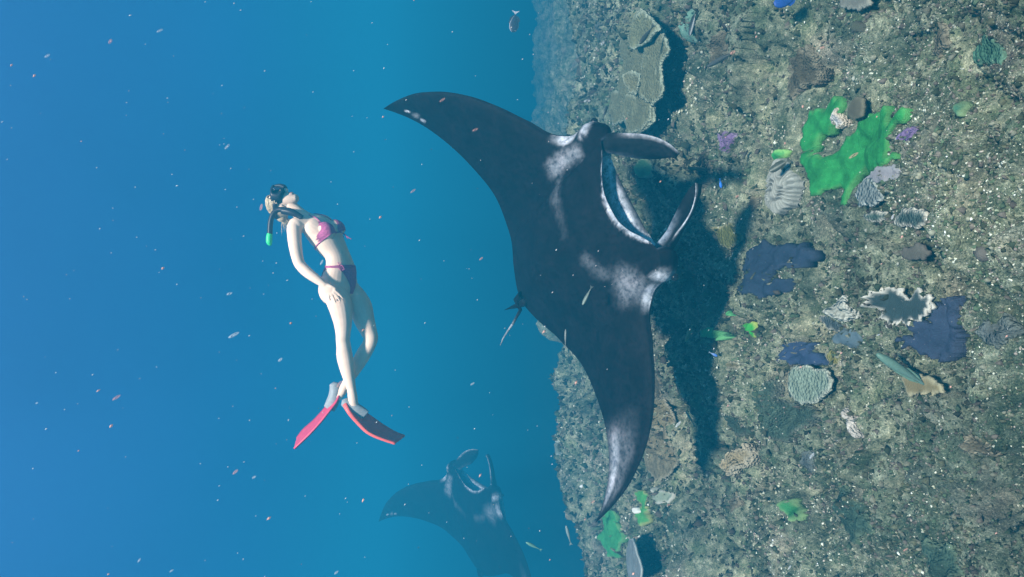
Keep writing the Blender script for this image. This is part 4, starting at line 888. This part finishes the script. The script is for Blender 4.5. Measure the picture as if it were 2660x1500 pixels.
# ------------------------------------------------------------------ reef fish
m_fish = mat_vcol('fish_scales', .45, .15, 90, .05, .002, .3)
def fish(name, label, px, py, length, d2, tall, cols, dist=None, above=.12, away=0.0, wide=.16, group=None, stripe=None, fins=True):
    """d2: picture direction of the head (right, down); tall: body height / length"""
    if dist is None:
        g = ground(px, py); r = ray(px, py); k = (g @ FC) - above / max(.12, -(r[2])) ; P = r * k
    else: P = at(px, py, dist)
    D = nrm(d2[0] * IR + d2[1] * IU + away * FC); side = nrm(FC - D * (D @ FC)); up = np.cross(D, side); up = up if up[2] > 0 or abs(up[2]) < .2 else -up
    root = empty(name, P); tag(root, label, 'fish', group)
    nl, na = 22, 14; vs, cs = [], []
    for i in range(nl):
        q = i / (nl - 1); x = .5 - q
        h = (math.sin(math.pi * min(1, q * 1.02 + .03) ** .72) ** .85) * .5 * tall + .02 * (q > .9); h = max(h, .022 if q > .3 else .006)
        for j in range(na):
            t = 2 * math.pi * j / na; vs.append(P + length * (D * x + up * h * math.sin(t) + side * h * wide / tall * 1.0 * math.cos(t)))
            c = np.array(cols[0]) * (1 - q) + np.array(cols[1]) * q
            if stripe is not None:
                s_ = math.sin(t)
                if stripe[0] == 'line' and abs(s_ - .15) < .25: c = np.array(stripe[1])
                if stripe[0] == 'rim' and abs(s_) > .93: c = np.array(stripe[1])
            cs.append(c)
    k = len(vs); vs += [P + D * length * .505, P - D * length * .5]; cs += [cs[0], cs[-1]]
    f = [gridfaces(nl, na, False, True), np.array([[(j + 1) % na, j, k] for j in range(na)]), np.array([[(nl - 1) * na + j, (nl - 1) * na + (j + 1) % na, k + 1] for j in range(na)])]
    me = npmesh('body', np.array(vs), f, True, np.array(cs)); fixnormals(me); link('body', me, m_fish, root)
    def fin(nm, pts, col):
        pts = np.array([P + length * (D * a + up * b_) for a, b_ in pts]); t = side * length * .008; kk = len(pts); v = np.concatenate([pts + t, pts - t])
        fc = [np.array([[0, i, i + 1] for i in range(1, kk - 1)] + [[kk, kk + i + 1, kk + i] for i in range(1, kk - 1)]), np.array([[i, kk + i, kk + (i + 1) % kk, (i + 1) % kk] for i in range(kk)])]
        mm = npmesh(nm, v, fc, False, np.repeat(np.array(col)[None], 2 * kk, 0)); fixnormals(mm); link(nm, mm, m_fish, root)
    th = max(tall * .42, .10)
    fin('tail_fin', [(-.46, 0), (-.50, .03), (-.66, th), (-.61, .0), (-.66, -th), (-.50, -.03)], stripe[1] if stripe and stripe[0] == 'rim' else cols[1])
    if fins:
        fin('dorsal_fin', [(.18, tall * .40), (.05, tall * .58), (-.25, tall * .50), (-.42, tall * .16), (-.30, tall * .22)], cols[0])
        fin('anal_fin', [(-.02, -tall * .42), (-.12, -tall * .56), (-.30, -tall * .42), (-.42, -tall * .14), (-.30, -tall * .20)], cols[0])
    return root
DK = (.03, .035, .035); OLV = (.10, .11, .06)
fish('surgeonfish', 'dark oval surgeonfish with pale fin edges in open water at the reef brink', 1336, 60, .21, (-.12, .99), .52, [(.03, .035, .05), (.03, .035, .05)], dist=7.5, stripe=('rim', (.5, .5, .55)), wide=.16)
fish('wrasse', 'slender dark wrasse between the two mouth lobes of the manta', 1812, 439, .14, (-1, -.06), .20, [(.10, .11, .07), DK], above=.2)
fish('damselfish', 'tiny electric blue damselfish near the lower mouth lobe', 1872, 478, .055, (.15, 1), .34, [(.03, .18, .75), (.05, .25, .8)], above=.15, fins=False)
fish('damselfish', 'tiny electric blue damselfish at the edge of the manta wing shadow', 1854, 921, .055, (.9, .45), .32, [(.03, .18, .75), (.3, .4, .5)], above=.12, fins=False)
fish('wrasse', 'thin striped wrasse swimming over the back of the manta', 1524, 771, .11, (-.45, .9), .2, [(.16, .20, .16), (.08, .1, .09)], dist=4.0, stripe=('line', (.35, .4, .34)), fins=False)
fish('wrasse', 'small yellowish wrasse in the shadow beside the drooping manta wing', 1789, 868, .12, (-.35, .93), .22, [(.32, .32, .16), (.24, .24, .14)], above=.2, stripe=('line', (.15, .16, .08)))
fish('wrasse', 'pale needle thin wrasse in the shadow near the drooping wing tip', 1792, 1086, .11, (-.5, -.85), .14, [(.28, .30, .24), (.2, .22, .18)], above=.2, fins=False)
fish('wrasse', 'tiny pale wrasse beside the trailing edge of the drooping wing', 1469, 877, .10, (.02, -1), .14, [(.2, .22, .2), (.14, .16, .15)], dist=4.1, fins=False)
fish('damselfish', 'striped dark damselfish resting against the brain coral', 2022, 432, .115, (-.85, .5), .36, [(.06, .07, .05), (.10, .10, .08)], above=.16, stripe=('line', (.32, .33, .28)))
fish('parrotfish', 'pale green parrotfish on the near reef beside a brown plate', 2340, 960, .22, (-.83, -.56), .17, [(.11, .20, .15), (.09, .16, .14)], above=.10, away=.1)
fish('wrasse', 'short dark wrasse over pale rubble above the brain coral', 1934, 404, .075, (.55, -.83), .24, [DK, (.1, .1, .08)], above=.1, fins=False)
fish('wrasse', 'slim dark wrasse over the foliose coral stack', 1678, 93, .15, (-.6, .8), .22, [DK, (.05, .06, .05)], above=.35, fins=False)
fish('wrasse', 'slim dark wrasse with a pale belly over bright rubble', 1868, 157, .17, (-.88, .48), .18, [(.05, .06, .06), (.12, .13, .12)], above=.15)
fish('wrasse', 'dark wrasse with a white line beside the teal green mound', 1800, 62, .17, (-.25, .97), .22, [DK, DK], above=.15, stripe=('line', (.5, .52, .5)))
fish('blue_tang', 'deep blue tang grazing above the nearest bright rubble', 2041, 2, .13, (-.9, .3), .5, [(.02, .07, .30), (.03, .10, .36)], above=.1)
fish('wrasse', 'faint pale wrasse in open water just off the reef brink', 1476, 1388, .17, (-.25, -.97), .18, [(.25, .3, .28), (.2, .25, .22)], dist=6.5, fins=False)
fish('wrasse', 'faint green wrasse below the far manta in open water', 1384, 1418, .15, (-.88, -.45), .2, [(.16, .3, .2), (.12, .25, .18)], dist=6.5, fins=False)
fish('wrasse', 'small dark wrasse beneath the edge of the coral stack', 1572, 292, .12, (.3, -.95), .2, [DK, DK], above=.35, fins=False)

# ------------------------------------------------------------------ drifting specks
rs = np.random.RandomState(99); cnt = 650
dz = .7 * (7.0 / .7) ** rs.rand(cnt); u = rs.uniform(-1.15, 1.15, cnt); w = rs.uniform(-1.25, 1.25, cnt)
Pp = dz[:, None] * (FC[None] + u[:, None] * .77 * RC[None] + w[:, None] * .43 * UC[None])
okp = (Pp[:, 2] > reef_low(Pp[:, 0], Pp[:, 1]) + .15) & (Pp[:, 2] < 1.9); Pp = Pp[okp]; dz = dz[okp]; k = len(Pp)
big_ = rs.rand(k) < .10; r = np.where(big_, rs.uniform(.0016, .0034, k), rs.uniform(.0006, .0015, k)) * np.clip(dz / 1.6, .45, 2.0)
ax = nrm(np.array([.7, .15, -.62]))[None] + rs.normal(0, .18, (k, 3)); ax /= np.linalg.norm(ax, axis=1)[:, None]
o1 = np.cross(ax, [0, 1, 0.2]); o1 /= np.linalg.norm(o1, axis=1)[:, None]; o2_ = np.cross(ax, o1)
ln = r * rs.uniform(1.2, 2.6, k)
V_ = np.stack([Pp + ax * ln[:, None], Pp - ax * ln[:, None], Pp + o1 * r[:, None], Pp - o1 * r[:, None], Pp + o2_ * r[:, None], Pp - o2_ * r[:, None]], 1)
fo = np.array([(0, 2, 4), (0, 4, 3), (0, 3, 5), (0, 5, 2), (1, 4, 2), (1, 3, 4), (1, 5, 3), (1, 2, 5)])
cc = np.where(big_[:, None], np.array([[.85, .48, .40]]), np.array([[.85, .85, .85]])) * rs.uniform(.7, 1.0, (k, 1))
m_speck = mat_vcol('speck', .8, .1, 50, 0); m_speck.node_tree.nodes['Principled BSDF'].inputs['Alpha'].default_value = .6
me = npmesh('marine_snow', V_.reshape(-1, 3), (fo[None] + 6 * np.arange(k)[:, None, None]).reshape(-1, 3), True, np.repeat(cc, 6, 0))
o = link('marine_snow', me, m_speck); o['kind'] = 'stuff'; o['label'] = 'tiny pale and pinkish particles drifting in the water'; o['category'] = 'particles'

rs = np.random.RandomState(12); F_, V_, C_ = [], [], []
m_blur = mat_vcol('faint_fleck', .9, .1, 50, 0); m_blur.node_tree.nodes['Principled BSDF'].inputs['Alpha'].default_value = .22
for i in range(42):
    d_ = rs.uniform(.9, 4.5); P_ = d_ * (FC + rs.uniform(-.75, .6) * RC + rs.uniform(-.43, .43) * UC)
    if P_[2] < reef_low(P_[0], P_[1]) + .2 or P_[2] > 1.9: continue
    a1 = nrm(np.array([.7, .15, -.62]) + rs.normal(0, .2, 3)); b1 = nrm(np.cross(a1, [0, 1, .2])); r_ = rs.uniform(.003, .0065) * d_ / 1.6
    v, f = ellipsoid(P_, (a1, b1, np.cross(a1, b1)), (r_ * rs.uniform(1.2, 2.2), r_ * .6, r_ * .6), 10, 7); k0 = sum(map(len, V_)); F_ += [q + k0 for q in f]; V_.append(v)
    C_.append(np.repeat(np.array([[.9, .45, .38]] if rs.rand() < .5 else [[.8, .82, .85]]), len(v), 0))
o = link('drifting_fleck', npmesh('drifting_fleck', np.concatenate(V_), F_, True, np.concatenate(C_)), m_blur); o['kind'] = 'stuff'; o['label'] = 'faint translucent flecks of plankton drifting in the water'; o['category'] = 'particles'

# ------------------------------------------------------------------ the water itself: one closed box of even blue haze
bm = bmesh.new(); bmesh.ops.create_cube(bm, size=1.0); me = bpy.data.meshes.new('haze'); bm.to_mesh(me); bm.free()
hz = link('haze', me); hz['kind'] = 'stuff'
z0, z1 = -14.5, 2.2
hz.scale = (124, 124, z1 - z0); hz.location = (0, 8, (z0 + z1) / 2)
m = bpy.data.materials.new('water_haze'); m.use_nodes = True; n = m.node_tree; n.nodes.clear()
o = n.nodes.new('ShaderNodeOutputMaterial'); pv = n.nodes.new('ShaderNodeVolumePrincipled')
pv.inputs['Density'].default_value = .50; pv.inputs['Anisotropy'].default_value = .2
pv.inputs['Color'].default_value = (.004, .078, .130, 1); pv.inputs['Absorption Color'].default_value = (.68, .80, .91, 1)    # red dies first, blue travels farthest
n.links.new(pv.outputs[0], o.inputs['Volume']); me.materials.append(m)
